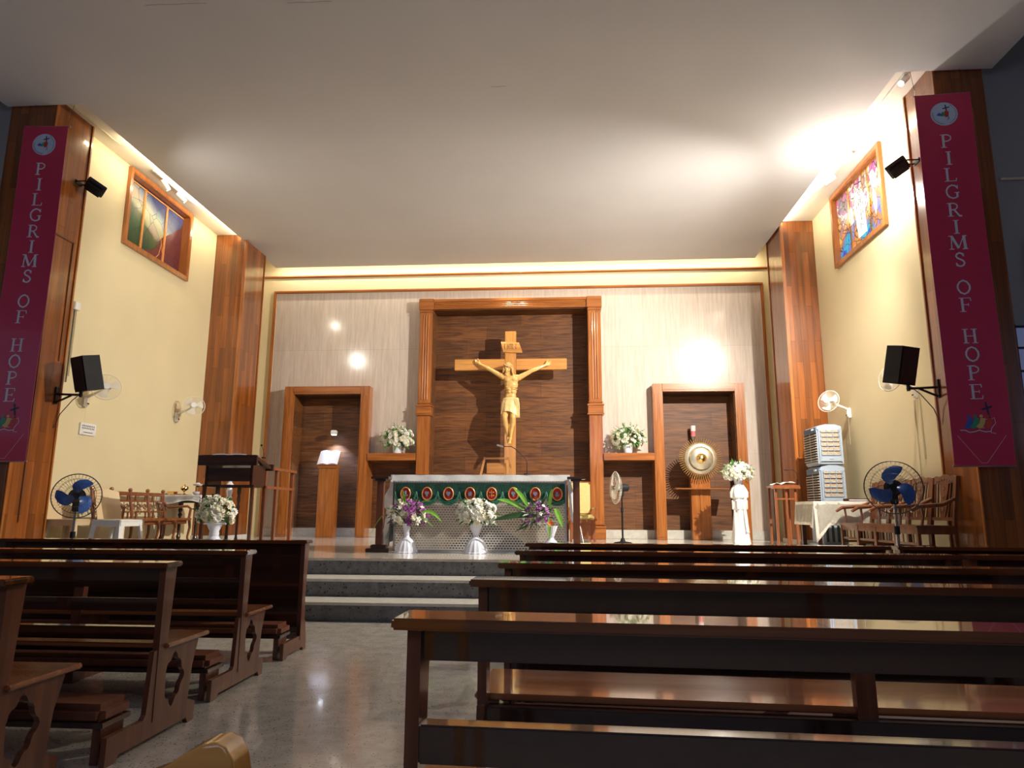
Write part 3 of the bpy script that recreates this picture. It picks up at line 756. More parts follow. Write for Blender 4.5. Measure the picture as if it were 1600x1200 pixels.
# hair, crown and loincloth ride on the figure
mb = MB()
mb.ball(hp(0, .02, .035), .095, .10, .10, 16, rotm)
for k in range(14):
    a = PI*(.12 + .76*k/13) + PI*0
    for sx_ in (-1, 1):
        a0 = hp(sx_*.07, -.03+.012*k, .06)
        ln = .20 if sx_ > 0 else .17
        mb.tube([a0, a0+Vector((sx_*.025, -.01, -.07)), a0+Vector((sx_*(.03+.01*math.sin(k)), .0, -.13)), a0+Vector((sx_*(.035+.012*math.cos(k*2)), .01, -ln))], [.016, .017, .015, .007], 6)
for k in range(3):
    mb.tube([hp(.098*math.cos(t), .112*math.sin(t)+.01, .055+.012*math.sin(3*t+2*k)+.012*k) for t in [2*PI*i/24 for i in range(24)]], .011, 6, True)
baked(mb.build('tmp', M['hair']), .008, 1, 'hair', M['hair'], fig)
mb = MB()
def ellip(z, rx, ry, cx=0, cy=Y0, wav=.0, ph=0, n_=44, drop=None):
    row = []
    for k in range(n_):
        a = 2*PI*k/n_
        w_ = 1 + wav*math.sin(9*a+ph)
        zz = z + (drop(a) if drop else 0)
        row.append(Vector((cx+rx*w_*math.cos(a), cy-.01+ry*w_*math.sin(a), zz)))
    return row
rws = [ellip(3.03, .135, .10, .01), ellip(3.0, .155, .115, .005, wav=.02), ellip(2.92, .175, .13, -.003, wav=.04), ellip(2.80, .185, .15, -.003, Y0-.02, .06, .5), ellip(2.70, .185, .16, -.003, Y0-.04, .07, .9, drop=lambda a: -.03*math.cos(a*2)), ellip(2.66, .18, .155, -.003, Y0-.045, .07, 1.1, drop=lambda a: -.05*math.cos(a*2+.4))]
mb.sheet(rws, .012, True)
lc = mb.build('loincloth', M['loin'], fig, True)
mb = MB()
for k in range(9):   # knot and hanging folds on the right hip
    x = .13 + .010*k
    mb.tube([(x-.02, Y0-.10, 3.0), (x, Y0-.11-.01*math.sin(k*2), 2.88), (x+.006, Y0-.10, 2.70), (x+.01, Y0-.095, 2.62-.02*(k % 3))], [.010, .014, .013, .008], 6)
mb.ball((.16, Y0-.08, 2.98), .05, .04, .045, 10)
for k in range(7):
    z = 3.01 - .03*k
    mb.tube([(-.14, Y0-.07, z-.02), (-.05, Y0-.125, z-.03-.004*k), (.05, Y0-.13, z-.02), (.14, Y0-.09, z+.0)], .008, 6)
mb.build('cloth_folds', M['loin'], lc, True)

# ================================================================ altar
AX0, AX1, AY0, AY1 = -2.47, .06, 10.22, 11.10
AT = 1.68
def lattice_mat():
    m, nt, b = new_mat('lace_lattice_panel')
    N, L = nt.nodes, nt.links
    tc = N.new('ShaderNodeTexCoord'); sx = N.new('ShaderNodeSeparateXYZ'); L.new(tc.outputs['Object'], sx.inputs[0])
    cb = N.new('ShaderNodeCombineXYZ'); L.new(sx.outputs[0], cb.inputs[0]); L.new(sx.outputs[2], cb.inputs[1])
    br = N.new('ShaderNodeTexBrick'); br.inputs['Scale'].default_value = 1
    br.inputs['Brick Width'].default_value = .044; br.inputs['Row Height'].default_value = .034; br.inputs['Mortar Size'].default_value = .0075; br.inputs['Mortar Smooth'].default_value = .3
    L.new(cb.outputs[0], br.inputs['Vector'])
    def mth(op, a, b_):
        q = N.new('ShaderNodeMath'); q.operation = op
        for i, v in enumerate((a, b_)):
            if isinstance(v, (int, float)): q.inputs[i].default_value = v
            else: L.new(v, q.inputs[i])
        return q.outputs[0]
    nz = N.new('ShaderNodeTexNoise'); nz.inputs['Scale'].default_value = 3.5; nz.inputs['Detail'].default_value = 3; L.new(tc.outputs['Object'], nz.inputs['Vector'])
    # reflection painted into the colour: dark edge rises towards the middle right (object origin at the panel's lower centre)
    reflection_edge = mth('ADD', mth('SUBTRACT', .50, mth('MULTIPLY', mth('ABSOLUTE', mth('SUBTRACT', sx.outputs[0], .12), 0), .75)), mth('MULTIPLY', mth('SUBTRACT', nz.outputs['Fac'], .5), .28))
    dark = mth('LESS_THAN', sx.outputs[2], reflection_edge)
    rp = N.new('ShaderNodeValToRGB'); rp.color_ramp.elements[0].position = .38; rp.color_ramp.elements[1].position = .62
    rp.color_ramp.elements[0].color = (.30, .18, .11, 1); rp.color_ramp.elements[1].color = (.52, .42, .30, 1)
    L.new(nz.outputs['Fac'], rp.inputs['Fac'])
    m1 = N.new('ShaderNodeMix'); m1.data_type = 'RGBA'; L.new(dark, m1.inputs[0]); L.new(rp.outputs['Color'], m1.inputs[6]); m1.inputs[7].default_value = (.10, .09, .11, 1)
    m2 = N.new('ShaderNodeMix'); m2.data_type = 'RGBA'; L.new(br.outputs['Fac'], m2.inputs[0]); L.new(m1.outputs[2], m2.inputs[6]); m2.inputs[7].default_value = (.74, .70, .62, 1)
    L.new(m2.outputs[2], b.inputs['Base Color']); b.inputs['Roughness'].default_value = .3; b.inputs['Coat Weight'].default_value = .6; b.inputs['Coat Roughness'].default_value = .03
    return m
al = thing('altar', 'altar table with lattice patterned front under a white cloth', 'altar', ((AX0+AX1)/2, AY0, PZ))
hw = (AX1-AX0)/2
MB().box(-hw+.04, hw-.04, .03, AY1-AY0, 0, AT-PZ-.04, .01).build('body', M['plinth'], al)
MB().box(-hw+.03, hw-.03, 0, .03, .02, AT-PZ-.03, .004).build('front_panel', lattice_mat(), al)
mb = MB()
for x in (-hw, hw-.03): mb.box(x, x+.03, -.012, .03, .0, AT-PZ-.03, .005)
mb.box(-hw, hw, -.012, .03, .0, .025, .004).build('panel_edging', M['steel'], al)
MB().box(-hw-.03, hw+.03, -.03, AY1-AY0+.03, AT-PZ-.05, AT-PZ-.008, .008).build('table_top', M['redwood'], al)
# white cloth: top, short front drop, long side drops
cl = thing('altar_cloth', 'white altar cloth with folds hanging over both ends of the altar', 'cloth', ((AX0+AX1)/2, AY0, AT))
ce = hw + .045
mb = MB()
mb.sheet([[Vector((x, y, .012 + .003*math.sin(5*x+3*y))) for x in [-ce + 2*ce*i/30 for i in range(31)]] for y in (-.05, .2, .5, .8, AY1-AY0+.05)])
mb.sheet([[Vector((x, -.05 - .004*j - .004*math.sin(16*x), .012-.03*j)) for x in [-ce + 2*ce*i/60 for i in range(61)]] for j in range(4)])
mb.build('cloth_top', M['cloth'], cl, True)
mb = MB()
for i in range(120):
    x = -ce + 2*ce*(i+.5)/120
    mb.box(x-.004, x+.004, -.066, -.060, -.10, -.078)
mb.build('fringe', M['cloth'], cl)
for sg in (-1, 1):
    mb = MB(); rws = []
    for j in range(13):
        t_ = j/12; row = []
        for k in range(33):
            v = k/32; yy = -.05 + (AY1-AY0+.10)*v
            fold = .028*t_*math.sin(v*PI*9+sg) + .012*math.sin(v*23)*t_
            row.append(Vector((sg*(ce + .005 + (.17 if sg > 0 else .08)*t_ + fold), yy + .06*t_*(v-.5), .012 - (.98 if sg > 0 else 1.0)*t_ - .05*t_*math.sin(v*PI*2+1))))
        rws.append(row)
    mb.sheet(rws, .004)
    # corner fold towards the people
    rws = []
    for j in range(13):
        t_ = j/12
        rws.append([Vector((sg*(ce + .004 + ((.17 if sg > 0 else .08)*t_)*(1-w_) - (.04+.0*t_)*w_*(1-t_) + .02*t_*math.sin(w_*7+2)), -.055 - .035*math.sin(w_*PI)*t_ , .012 - (.98 - .35*w_)*t_)) for w_ in (0, .25, .5, .75, 1)])
    mb.sheet(rws, .004)
    mb.build('side_drop', M['cloth'], cl, True)
# green scalloped runner with medallions
rn = thing('altar_frontal', 'green scalloped altar frontal with red oval medallions', 'altar frontal', ((AX0+AX1)/2, AY0-.075, AT-.115))
NS = 8; sw_ = 2*hw/NS*1.0
xs0 = -hw + .03 + .0
rws = []; npt = NS*14
for j in range(8):
    row = []
    for i in range(npt+1):
        x = -hw + .02 + (2*hw-.04)*i/npt
        ph = ((x + hw)/ (sw_) - .08) % 1.0
        dep = .17 + .15*math.sqrt(max(0, 1-(2*ph-1)**2))
        tt = j/7
        row.append(Vector((x, -.006*math.sin(ph*2*PI*2)*tt + .010*math.sin(x*19)*tt, -dep*tt)))
    rws.append(row)
MB().sheet(rws, .006).build('scalloped_cloth', M['green'], rn, True)
mb = MB()
for w_ in (.0, .022, .044):
    for s_ in range(-1, NS+1):
        pth = []
        for k in range(17):
            ph = k/16; x = -hw + (s_+.08+ph)*sw_
            if x < -hw+.02 or x > hw-.02: continue
            d_ = .17 + .15*math.sqrt(max(0, 1-(2*ph-1)**2)) - w_ - .008
            pth.append((x, -.012, -d_))
        if len(pth) > 2: mb.tube(pth, .007, 5)
mb.build('trim_braid', M['greenlite'], rn, True)
for s_ in range(NS+0):
    cx_ = -hw + (s_+.58)*sw_ - (.0)
    if s_ == 0: pass
    lab = ['red medallion with silver grapes', 'red medallion with silver cup', 'red medallion with silver heart', 'red medallion with silver flame', 'red medallion with gold cross', 'red medallion with silver urn', 'red medallion with silver heart', 'red medallion with silver ship'][s_]
    md = MB()
    md.lathe([(.0, -.016), (.058, -.016), (.064, -.010), (.064, .0)], (0, 0, 0), 28, axis='Y', mtx=Matrix.Diagonal((1, 1, 1.28, 1)))
    md = md.build('medallion', M['redvelvet'], rn, True, loc=(cx_, -.004, -.15))
    md['label'] = lab
    rg = MB(); rg.tube([(.069*math.cos(t), -.014, .088*math.sin(t)) for t in [2*PI*i/32 for i in range(32)]], .009, 6, True); rg.build('gold_rim', M['gold'], md, True)
    sy = MB(); F2 = lambda a, b_, t: (a, -.014-t, b_)
    if s_ == 4:
        stroke(sy, [(0, -.05), (0, .055)], .012, F2, 0, .012); stroke(sy, [(-.03, .02), (.03, .02)], .012, F2, 0, .012)
        for a in (.6, 2.5, 3.8, 5.6): sy.ball((.035*math.cos(a), -.018, .04*math.sin(a)), .011, .006, .011, 8)
    elif s_ in (2, 6):
        sy.prism([(0, -.035), (.03, .0), (.03, .022), (.016, .032), (0, .02), (-.016, .032), (-.03, .022), (-.03, 0)], F2, 0, .01)
    elif s_ in (1, 5):
        sy.prism([(-.012, -.04), (.012, -.04), (.008, -.02), (.028, .0), (.028, .03), (-.028, .03), (-.028, 0), (-.008, -.02)], F2, 0, .01)
    elif s_ == 7:
        sy.prism([(-.035, -.01), (-.02, -.035), (.02, -.035), (.035, -.01), (.012, -.005), (.012, .03), (-.02, .03), (-.02, -.005)], F2, 0, .01)
    elif s_ == 3:
        sy.prism([(-.02, -.03), (.02, -.03), (.028, .0), (.008, .04), (.0, .01), (-.014, .03), (-.026, 0)], F2, 0, .01)
    else:
        for k in range(7): sy.ball((.02*math.cos(k*2.4)*(k % 3)/1.5, -.018, .03-.011*k), .012, .008, .012, 8)
    sy.build('emblem', M['gold'] if s_ == 4 else M['greyblue'], md, s_ == 0)

# wooden candle stands either side
def stand(x, lab):
    t = thing('candle_stand', lab, 'stand', (x, 10.05, PZ), 0, None)
    MB().box(-.17, .17, -.11, .11, 0, .05, .008).box(-.11, .11, -.075, .075, .05, .10, .01).build('base', M['ebony'], t)
    MB().box(-.048, .048, -.045, .045, .10, 1.03, .008).build('post', M['pew_v'], t)
    MB().box(-.08, .08, -.07, .07, 1.0, 1.03, .005).box(-.13, .13, -.10, .10, 1.03, 1.065, .006).build('top_plate', M['ebony'], t)
stand(-2.63, 'dark wooden T-shaped stand at the left end of the altar')
stand(.20, 'dark wooden T-shaped stand at the right end of the altar')

ms = thing('missal_stand', 'sloping wooden book stand seen from behind on the altar', 'book stand', (-1.0, 10.60, AT+.025))
K = Matrix.Rotation(math.radians(-14), 4, 'X')
mb = MB()
stroke(mb, [(-.24, 0), (-.18, .28)], .03, lambda a, b_, t: (a, t+.10*b_, b_), -.012, .012)
stroke(mb, [(.24, 0), (.18, .28)], .03, lambda a, b_, t: (a, t+.10*b_, b_), -.012, .012)
mb.build('frame', M['cross'], ms)
MB().box(-.19, .19, .010, .040, .245, .275, .005).box(-.15, .15, .012, .03, .03, .19, .004).build('back_board', M['cross_h'], ms)
MB().box(-.20, .20, -.06, .30, 0, .02, .005).build('foot', M['cross_h'], ms)
mc = thing('gooseneck_microphone', 'thin gooseneck microphone curving over the altar', 'microphone', (-.53, 10.55, AT+.025))
MB().cyl((0, 0, 0), (0, 0, .025), .05, seg=16).build('base', M['black'], mc)
MB().tube([(0, 0, .02), (.0, 0, .20), (-.03, 0, .26), (-.18, 0, .40), (-.24, 0, .435), (-.36, 0, .435)], .006, 6).build('neck', M['blackmetal'], mc, True)
MB().cyl((-.36, 0, .435), (-.46, 0, .46), .012, .014, 8).build('capsule', M['steel'], mc)

# ================================================================ flowers
def petal_ring(mb, n_, r0, ln, wd, lift, z0, off=0):
    for k in range(n_):
        a = 2*PI*k/n_ + off
        d = Vector((math.cos(a), math.sin(a), 0)); s_ = Vector((-d.y, d.x, 0))
        p0 = d*r0 + Vector((0, 0, z0)); p1 = d*(r0+ln*.55) + Vector((0, 0, z0+lift*.7)); p2 = d*(r0+ln) + Vector((0, 0, z0+lift))
        v = [mb.bm.verts.new(q) for q in (p0-s_*wd*.3, p0+s_*wd*.3, p1+s_*wd*.55, p2+s_*wd*.2, p2-s_*wd*.2, p1-s_*wd*.55)]
        mb.bm.faces.new(v)
def bloom_mesh(kind):
    mb = MB()
    if kind == 'mum':
        petal_ring(mb, 9, .006, .034, .020, .004, 0); petal_ring(mb, 8, .005, .027, .018, .014, .005, .3); petal_ring(mb, 6, .003, .018, .014, .018, .009, .6)
        mb.ball((0, 0, .010), .012, .012, .010, 6)
    elif kind == 'orchid':
        petal_ring(mb, 5, .002, .036, .026, .006, 0); petal_ring(mb, 3, .001, .018, .014, .016, .004, .5)
    else:
        petal_ring(mb, 6, .004, .022, .016, .008, 0); mb.ball((0, 0, .006), .009, .009, .008, 6)
    me = bpy.data.meshes.new('bloom_'+kind); mb.bm.to_mesh(me); mb.bm.free(); return me
BM = {}
for k_, kind, m_ in (('white', 'mum', 'petal'), ('ivory', 'mum', 'petal_pale'), ('small', 'small', 'petal_pale'), ('purple', 'orchid', 'petal_purple'), ('orchid_white', 'orchid', 'petal')):
    me = bloom_mesh(kind); me.materials.append(M[m_]); BM[k_] = me
def leafblade(mb, p0, p1, w_, bend=.0, segs=6, nrm=Vector((0, -1, .3))):
    p0, p1 = Vector(p0), Vector(p1); d = p1-p0; side = d.cross(nrm).normalized()
    prev = None
    for i in range(segs+1):
        t_ = i/segs
        c = p0 + d*t_ + Vector((0, 0, bend*math.sin(PI*t_) - bend*.6*t_*t_)) 
        ww = w_*math.sin(PI*min(.97, .12+.86*t_))**.8 * .5
        rowv = [mb.bm.verts.new(c - side*ww), mb.bm.verts.new(c + nrm*(-.12*ww)), mb.bm.verts.new(c + side*ww)]
        if prev:
            mb.bm.faces.new((prev[0], prev[1], rowv[1], rowv[0])); mb.bm.faces.new((prev[1], prev[2], rowv[2], rowv[1]))
        prev = rowv
def arrangement(root, top, rx, rz, nb, kinds, nleaf=60, seed=1, bsize=1.0, leafm='leaf', leafw=.03, leaflen=.12, sprig=6, dome=True, ryf=.8):
    """blooms over an ellipsoid dome centred above 'top' (local coordinates)"""
    R_ = random.Random(seed)
    c = Vector(top) + Vector((0, 0, rz*.55))
    mb = MB()
    for i in range(nleaf):
        a = R_.uniform(0, 2*PI); e = R_.uniform(-.75, 1.2)
        d = Vector((math.cos(a)*math.cos(e), math.sin(a)*math.cos(e)*ryf, math.sin(e)))
        q = c + Vector((d.x*rx, d.y*rx, d.z*rz))*R_.uniform(.45, .95)
        ll = leaflen*R_.uniform(.6, 1.3)
        leafblade(mb, q, q + Vector((d.x, d.y, d.z*.9+R_.uniform(-.3, .3))).normalized()*ll, leafw*R_.uniform(.6, 1.2), .01, 3, Vector((R_.uniform(-.5, .5), -1, R_.uniform(0, .8))).normalized())
    for i in range(8):
        a = 2*PI*i/8
        mb.tube([Vector(top)-Vector((0, 0, .02)), c + Vector((rx*.5*math.cos(a), rx*.4*math.sin(a), rz*.2))], .004, 4)
    mb.build('foliage', M[leafm], root)
    if sprig:
        for i in range(sprig):
            mb = MB()
            a = R_.uniform(0, PI*2); e = R_.uniform(.1, 1.4)
            d = Vector((math.cos(a)*math.cos(e), math.sin(a)*math.cos(e)*.7, math.sin(e)))
            q0 = c + Vector((d.x*rx, d.y*rx, d.z*rz))*.8; q1 = c + Vector((d.x*rx, d.y*rx, d.z*rz))*R_.uniform(1.2, 1.45)
            mb.tube([q0, q1], .0025, 4)
            for k in range(6):
                t_ = .25+.13*k; s_ = Vector((R_.uniform(-1, 1), R_.uniform(-1, 1), R_.uniform(-.5, 1)))*.028
                leafblade(mb, q0.lerp(q1, t_), q0.lerp(q1, t_)+s_+ (q1-q0)*.12, .008, 0, 2)
            mb.build('sprig', M['leafdark'], root)
    ga = PI*(3-math.sqrt(5))
    for i in range(nb):
        zf = 1 - (i+.5)/nb*1.55
        a = i*ga + R_.uniform(-.3, .3); rr = math.sqrt(max(0, 1-zf*zf))
        d = Vector((rr*math.cos(a), rr*math.sin(a)*ryf, zf))
        p_ = c + Vector((d.x*rx, d.y*rx, d.z*rz))*R_.uniform(.86, 1.08)
        kd = kinds[R_.randrange(len(kinds))]
        o = bpy.data.objects.new('bloom', BM[kd]); COL.objects.link(o); o.parent = root; o.location = p_
        dd = Vector((d.x, d.y-.25, d.z+.1))
        o.rotation_euler = dd.to_track_quat('Z', 'Y').to_euler()
        sc = bsize*R_.uniform(.8, 1.25); o.scale = (sc, sc, sc)
def urn(root, h, rb, rt, neck=.035, skirt=True, name='vase'):
    """bell shaped foot, narrow neck, flared cup"""
    if skirt:
        pr = [(.0, 0), (rb*1.08, 0), (rb*1.08, .012), (rb, .02), (rb*.95, h*.14), (rb*.80, h*.30), (rb*.55, h*.44), (neck*1.3, h*.52), (neck, h*.58), (neck*1.2, h*.62), (rt*.6, h*.72), (rt*.85, h*.84), (rt*.95, h*.94), (rt*1.08, h*.99), (rt*1.08, h), (rt*.9, h), (rt*.5, h*.85), (0, h*.8)]
        return MB().lathe(pr, (0, 0, 0), 48, .035, 16).build(name, M['porc'], root, True)
    pr = [(0, 0), (rb*.9, 0), (rb, .01), (rb, .02), (neck*1.2, h*.25), (neck*1.3, h*.33), (rt*.6, h*.5), (rt*.95, h*.78), (rt*1.05, h*.86), (rt*1.35, h*.88), (rt*1.4, h*.92), (rt*1.05, h*.94), (rt*1.05, h), (rt*.9, h), (0, h*.9)]
    return MB().lathe(pr, (0, 0, 0), 32).build(name, M['porc'], root, True)
G_ = 'flower urns in front of the altar'
t = thing('flower_arrangement', 'purple and white orchid arrangement in the urn at the altar\'s left end', 'flowers', (-2.19, 9.86, PZ), 0, G_)
urn(t, .40, .155, .06)
arrangement(t, (0, 0, .40), .28, .20, 92, ['orchid_white', 'ivory', 'purple', 'purple', 'orchid_white'], 70, 3, 1.15, 'leafdark', .02, .10, 10)
mb = MB()
leafblade(mb, (-.02, -.05, .60), (-.05, -.10, .86), .05, 0, 6); leafblade(mb, (.22, -.1, .56), (.52, -.12, .46), .055, .06, 6)
leafblade(mb, (-.2, -.05, .5), (-.52, -.05, .28), .012, .12, 6); leafblade(mb, (.1, -.1, .5), (.42, -.12, .36), .018, .05, 6); leafblade(mb, (.1, 0, .6), (.35, 0, .74), .012, .05, 5)
mb.build('long_leaf', M['leaflite'], t)
t = thing('flower_arrangement', 'white chrysanthemum arrangement in the fluted urn at the altar\'s middle', 'flowers', (-1.21, 9.86, PZ), 0, G_)
urn(t, .42, .165, .095)
arrangement(t, (0, 0, .42), .25, .20, 96, ['white', 'white', 'ivory', 'white'], 70, 5, 1.35, 'leaf', .03, .11, 8)
t = thing('flower_arrangement', 'spiky green and purple arrangement in the urn at the altar\'s right end', 'flowers', (-.16, 9.86, PZ), 0, G_)
urn(t, .38, .14, .085)
arrangement(t, (-.20, 0, .40), .20, .20, 46, ['purple', 'purple', 'purple', 'orchid_white'], 60, 8, .9, 'leafdark', .018, .16, 12)
mb = MB()
for a, b_, w_ in (((-.30, -.08, .62), (-.52, -.1, .92), .06), ((-.36, -.08, .60), (-.74, -.1, .76), .065), ((-.02, -.06, .62), (.02, -.1, .90), .05), ((.06, -.08, .62), (.16, -.12, .38), .08), ((-.02, -.1, .5), (-.02, -.12, .22), .045)):
    leafblade(mb, a, b_, w_, .03, 6)
mb.build('long_leaf', M['leaflite'], t)
mb = MB(); leafblade(mb, (-.2, -.1, .52), (-.80, -.12, .47), .085, .03, 6); leafblade(mb, (-.1, -.05, .5), (-.5, -.08, .30), .03, .0, 5); mb.build('dark_leaf', M['leafdark'], t)
mb = MB()
for k in range(4): leafblade(mb, (0, -.12, .42), (.05*math.cos(k*1.5), -.14, .42+.05*math.sin(k*1.5)), .04, 0, 3)
mb.build('orange_bow', M['petal_orange'], t)
for x, lab, sd in ((-3.65, 'white bouquet in a white pot on the shelf left of the crucifix', 11), (1.43, 'white bouquet in a white pot on the shelf right of the crucifix', 14)):
    t = thing('flower_arrangement', lab, 'flowers', (x, 15.21, 2.42), 0, 'bouquets on the wooden shelves')
    MB().lathe([(0, 0), (.085, 0), (.095, .02), (.105, .15), (.115, .17), (.1, .17), (.09, .12), (0, .12)], (0, 0, 0), 20).build('pot', M['porc'], t, True)
    arrangement(t, (0, -.09, .16), .34, .26, 80, ['white', 'white', 'ivory', 'small'], 150, sd, 1.45, 'leaf', .035, .11, 16, ryf=.38)
t = thing('flower_arrangement', 'white and ivory arrangement in a handled urn below the left lectern', 'flowers', (-4.66, 9.2, PZ+.0), 0)
MB().cyl((0, 0, 0), (0, 0, .17), .11, .10, 20).build('stool', M['porc'], t, True)
u_ = urn(t, .26, .09, .10, .05, False); u_.location = (0, 0, .17)
mb = MB().box(-.155, -.10, -.02, .02, .385, .405, .004).box(.10, .155, -.02, .02, .385, .405, .004); mb.build('handle', M['porc'], t)
arrangement(t, (0, 0, .43), .24, .20, 92, ['white', 'ivory', 'ivory', 'small'], 70, 21, 1.2, 'leaf', .03, .10, 8)
# draped stand on the right
t = thing('draped_flower_stand', 'tall stand draped in white cloth with a white bouquet on top', 'flower stand', (3.42, 13.9, PZ))
rws = []
for z, rr, wv in ((0, .17, .10), (.05, .165, .12), (.4, .13, .12), (.62, .115, .10), (.64, .135, .14), (.80, .14, .10), (.83, .11, .05), (.86, .155, .12), (.96, .16, .10), (1.05, .12, .1), (1.10, .09, .05)):
    rws.append([Vector(((rr*(1+wv*math.sin(7*a+z*5)))*math.cos(a), (rr*(1+wv*math.sin(7*a+z*5)))*math.sin(a), z)) for a in [2*PI*k/42 for k in range(42)]])
MB().sheet(rws, .006, True).build('drape', M['cloth'], t, True)
MB().sheet([[Vector((.05+.018*k+.015*math.sin(z*8), -.15-.02*math.sin(k*2+z*6), z)) for k in range(4)] for z in (.98, .8, .6, .4, .2)], .005).build('bow_tail', M['cloth'], t, True)
MB().lathe([(0, 1.08), (.07, 1.08), (.10, 1.26), (.11, 1.27), (.09, 1.27), (0, 1.22)], (0, 0, 0), 18).build('pot', M['porc'], t, True)
arrangement(t, (0, 0, 1.22), .25, .20, 70, ['white', 'white', 'ivory'], 80, 31, 1.4, 'leaf', .03, .13, 10)

# ================================================================ niche fittings
t = thing('book_pedestal', 'tall wooden pedestal standing in the left niche', 'pedestal', (-5.19, 15.24, PZ))
MB().box(-.20, .20, -.10, .12, 0, 1.52, .01).build('shaft', M['frame'], t)
MB().box(-.22, .22, -.13, .14, 1.50, 1.56, .01).build('top', M['frame_h'], t)
t = thing('open_book', 'open white book on the left niche pedestal lit from above', 'book', (-5.19, 15.20, PZ+1.56))
mb = MB()
for sg in (-1, 1):
    mb.sheet([[Vector((sg*x, -.10+.22*v, .02 + .31*v + .025*math.sin(x/.23*PI)*(1))) for v in (0, .5, 1)] for x in (0, .04, .1, .17, .23)], .012)
mb.build('pages', M['page'], t, True)
MB().prism([(-.24, -.11), (.24, -.11), (.24, -.10), (-.24, -.10)], lambda a, b_, t_: (a, b_+.22*t_, .0+.31*t_), 0, 1).build('cover', M['leather'], t)
MB().box(-.2, .2, -.02, .16, 0, .02).build('rest', M['frame_h'], t)
t = thing('reading_lamp', 'small white lamp lighting the open book in the left niche', 'lamp', (-5.19, 15.62, 2.90))
MB().cyl((0, .08, 0), (0, -.10, .02), .012, seg=8).build('arm', M['chrome'], t)
MB().box(-.065, .065, -.22, -.09, -.03, .07, .015).build('head', M['white'], t)
MB().box(-.045, .045, -.205, -.105, -.034, -.029).build('lens', M['glowblue'], t)
lamp('reading_lamp_light', 'SPOT', (-5.19, 15.52, 2.85), 130, (.42, .60, 1.0), (-5.19, 15.40, 2.2), .02, None, math.radians(115), .6)
t = thing('tabernacle_pedestal', 'wooden pedestal with a thin shelf in the right niche', 'pedestal', (2.93, 15.22, PZ))
MB().box(-.20, .20, -.10, .14, 0, 1.34, .01).box(-.02, .02, -.112, -.09, .02, 1.0).build('shaft', M['frame'], t)
MB().box(-.55, .55, -.28, .16, 1.05, 1.075, .004).build('shelf', M['frame_h'], t)
t = thing('sunburst_tabernacle', 'round silver sunburst tabernacle mounted on the right pedestal', 'tabernacle', (2.93, 14.98, 2.28))
MB().lathe([(0, .12), (.33, .12), (.36, .08), (.36, .06), (.33, .0), (.30, -.02), (.26, -.025), (.245, -.0), (.24, -.0), (.235, -.05), (.20, -.075), (.11, -.09), (.10, -.06), (0, -.06)], (0, 0, 0), 64, axis='Y').build('disc', M['silver'], t, True)
mb = MB()
for k in range(56):
    a = 2*PI*k/56; c_, s_ = math.cos(a), math.sin(a)
    mb.cyl((.33*c_, .04, .33*s_), (.455*c_, .03, .455*s_), .013, .007, 6)
mb.build('outer_ray', M['antique'], t)
mb = MB()
for k in range(56):
    a = 2*PI*(k+.5)/56; c_, s_ = math.cos(a), math.sin(a)
    mb.cyl((.25*c_, -.02, .25*s_), (.34*c_, .005, .34*s_), .008, .008, 5)
    mb.cyl((.11*c_, -.085, .11*s_), (.235*c_, -.05, .235*s_), .007, .007, 5)
mb.build('engraved_ray', M['antique'], t)
MB().lathe([(0, -.12), (.05, -.115), (.085, -.09), (.1, -.06)], (0, 0, 0), 28, axis='Y').build('boss', M['brass'], t, True)
mb = MB(); F2 = lambda a, b_, t_: (a, -.118-t_, b_)
stroke(mb, [(-.02, -.03), (-.02, .03), (.015, .03), (.02, .015), (.015, 0), (-.02, 0)], .01, F2, 0, .01); stroke(mb, [(-.035, -.03), (.03, .03)], .008, F2, 0, .01)
mb.build('monogram', M['silver'], t)
t = thing('sanctuary_lamp', 'small red and frosted sanctuary lamp on the panel above the sunburst', 'lamp', (2.90, 15.55, 2.86))
MB().box(-.03, .03, .02, .16, -.10, .02, .005).cyl((0, 0, -.14), (0, 0, -.05), .028, .05, 14).build('holder', M['steel'], t)
MB().cyl((0, 0, -.05), (0, 0, .07), .052, .055, 18).build('red_glass', M['redglass'], t, True)
MB().cyl((0, 0, .07), (0, 0, .19), .055, .058, 18).build('frosted_glass', M['frost'], t, True)

# cushioned chair and side-on fan behind the altar
t = thing('cushioned_chair', 'wooden chair with mustard cushions right of the altar', 'chair', (.36, 14.1, PZ), math.radians(8))
MB().box(-.25, .25, -.25, .25, .34, .42, .01).build('seat_frame', M['redwood'], t)
MB().box(-.23, .23, -.25, .20, .42, .52, .03).build('seat_cushion', M['cushion'], t, True)
MB().box(-.22, .22, .10, .20, .52, 1.15, .03).build('back_cushion', M['cushion'], t, True)
MB().box(-.25, .25, .20, .25, .42, 1.18, .01).build('backrest', M['redwood'], t)
for sx_ in (-1, 1):
    for y in (-.22, .22): MB().box(sx_*.23-.022, sx_*.23+.022, y-.022, y+.022, 0, .36, .004).build('leg', M['redwood'], t)
    MB().box(sx_*.26-.025, sx_*.26+.025, -.25, .24, .62, .66, .008).box(sx_*.26-.02, sx_*.26+.02, -.24, -.20, .40, .63).build('armrest', M['redwood'], t)
MB().box(-.24, .24, -.245, -.225, .05, .34, .004).build('front_board', M['redwood'], t)

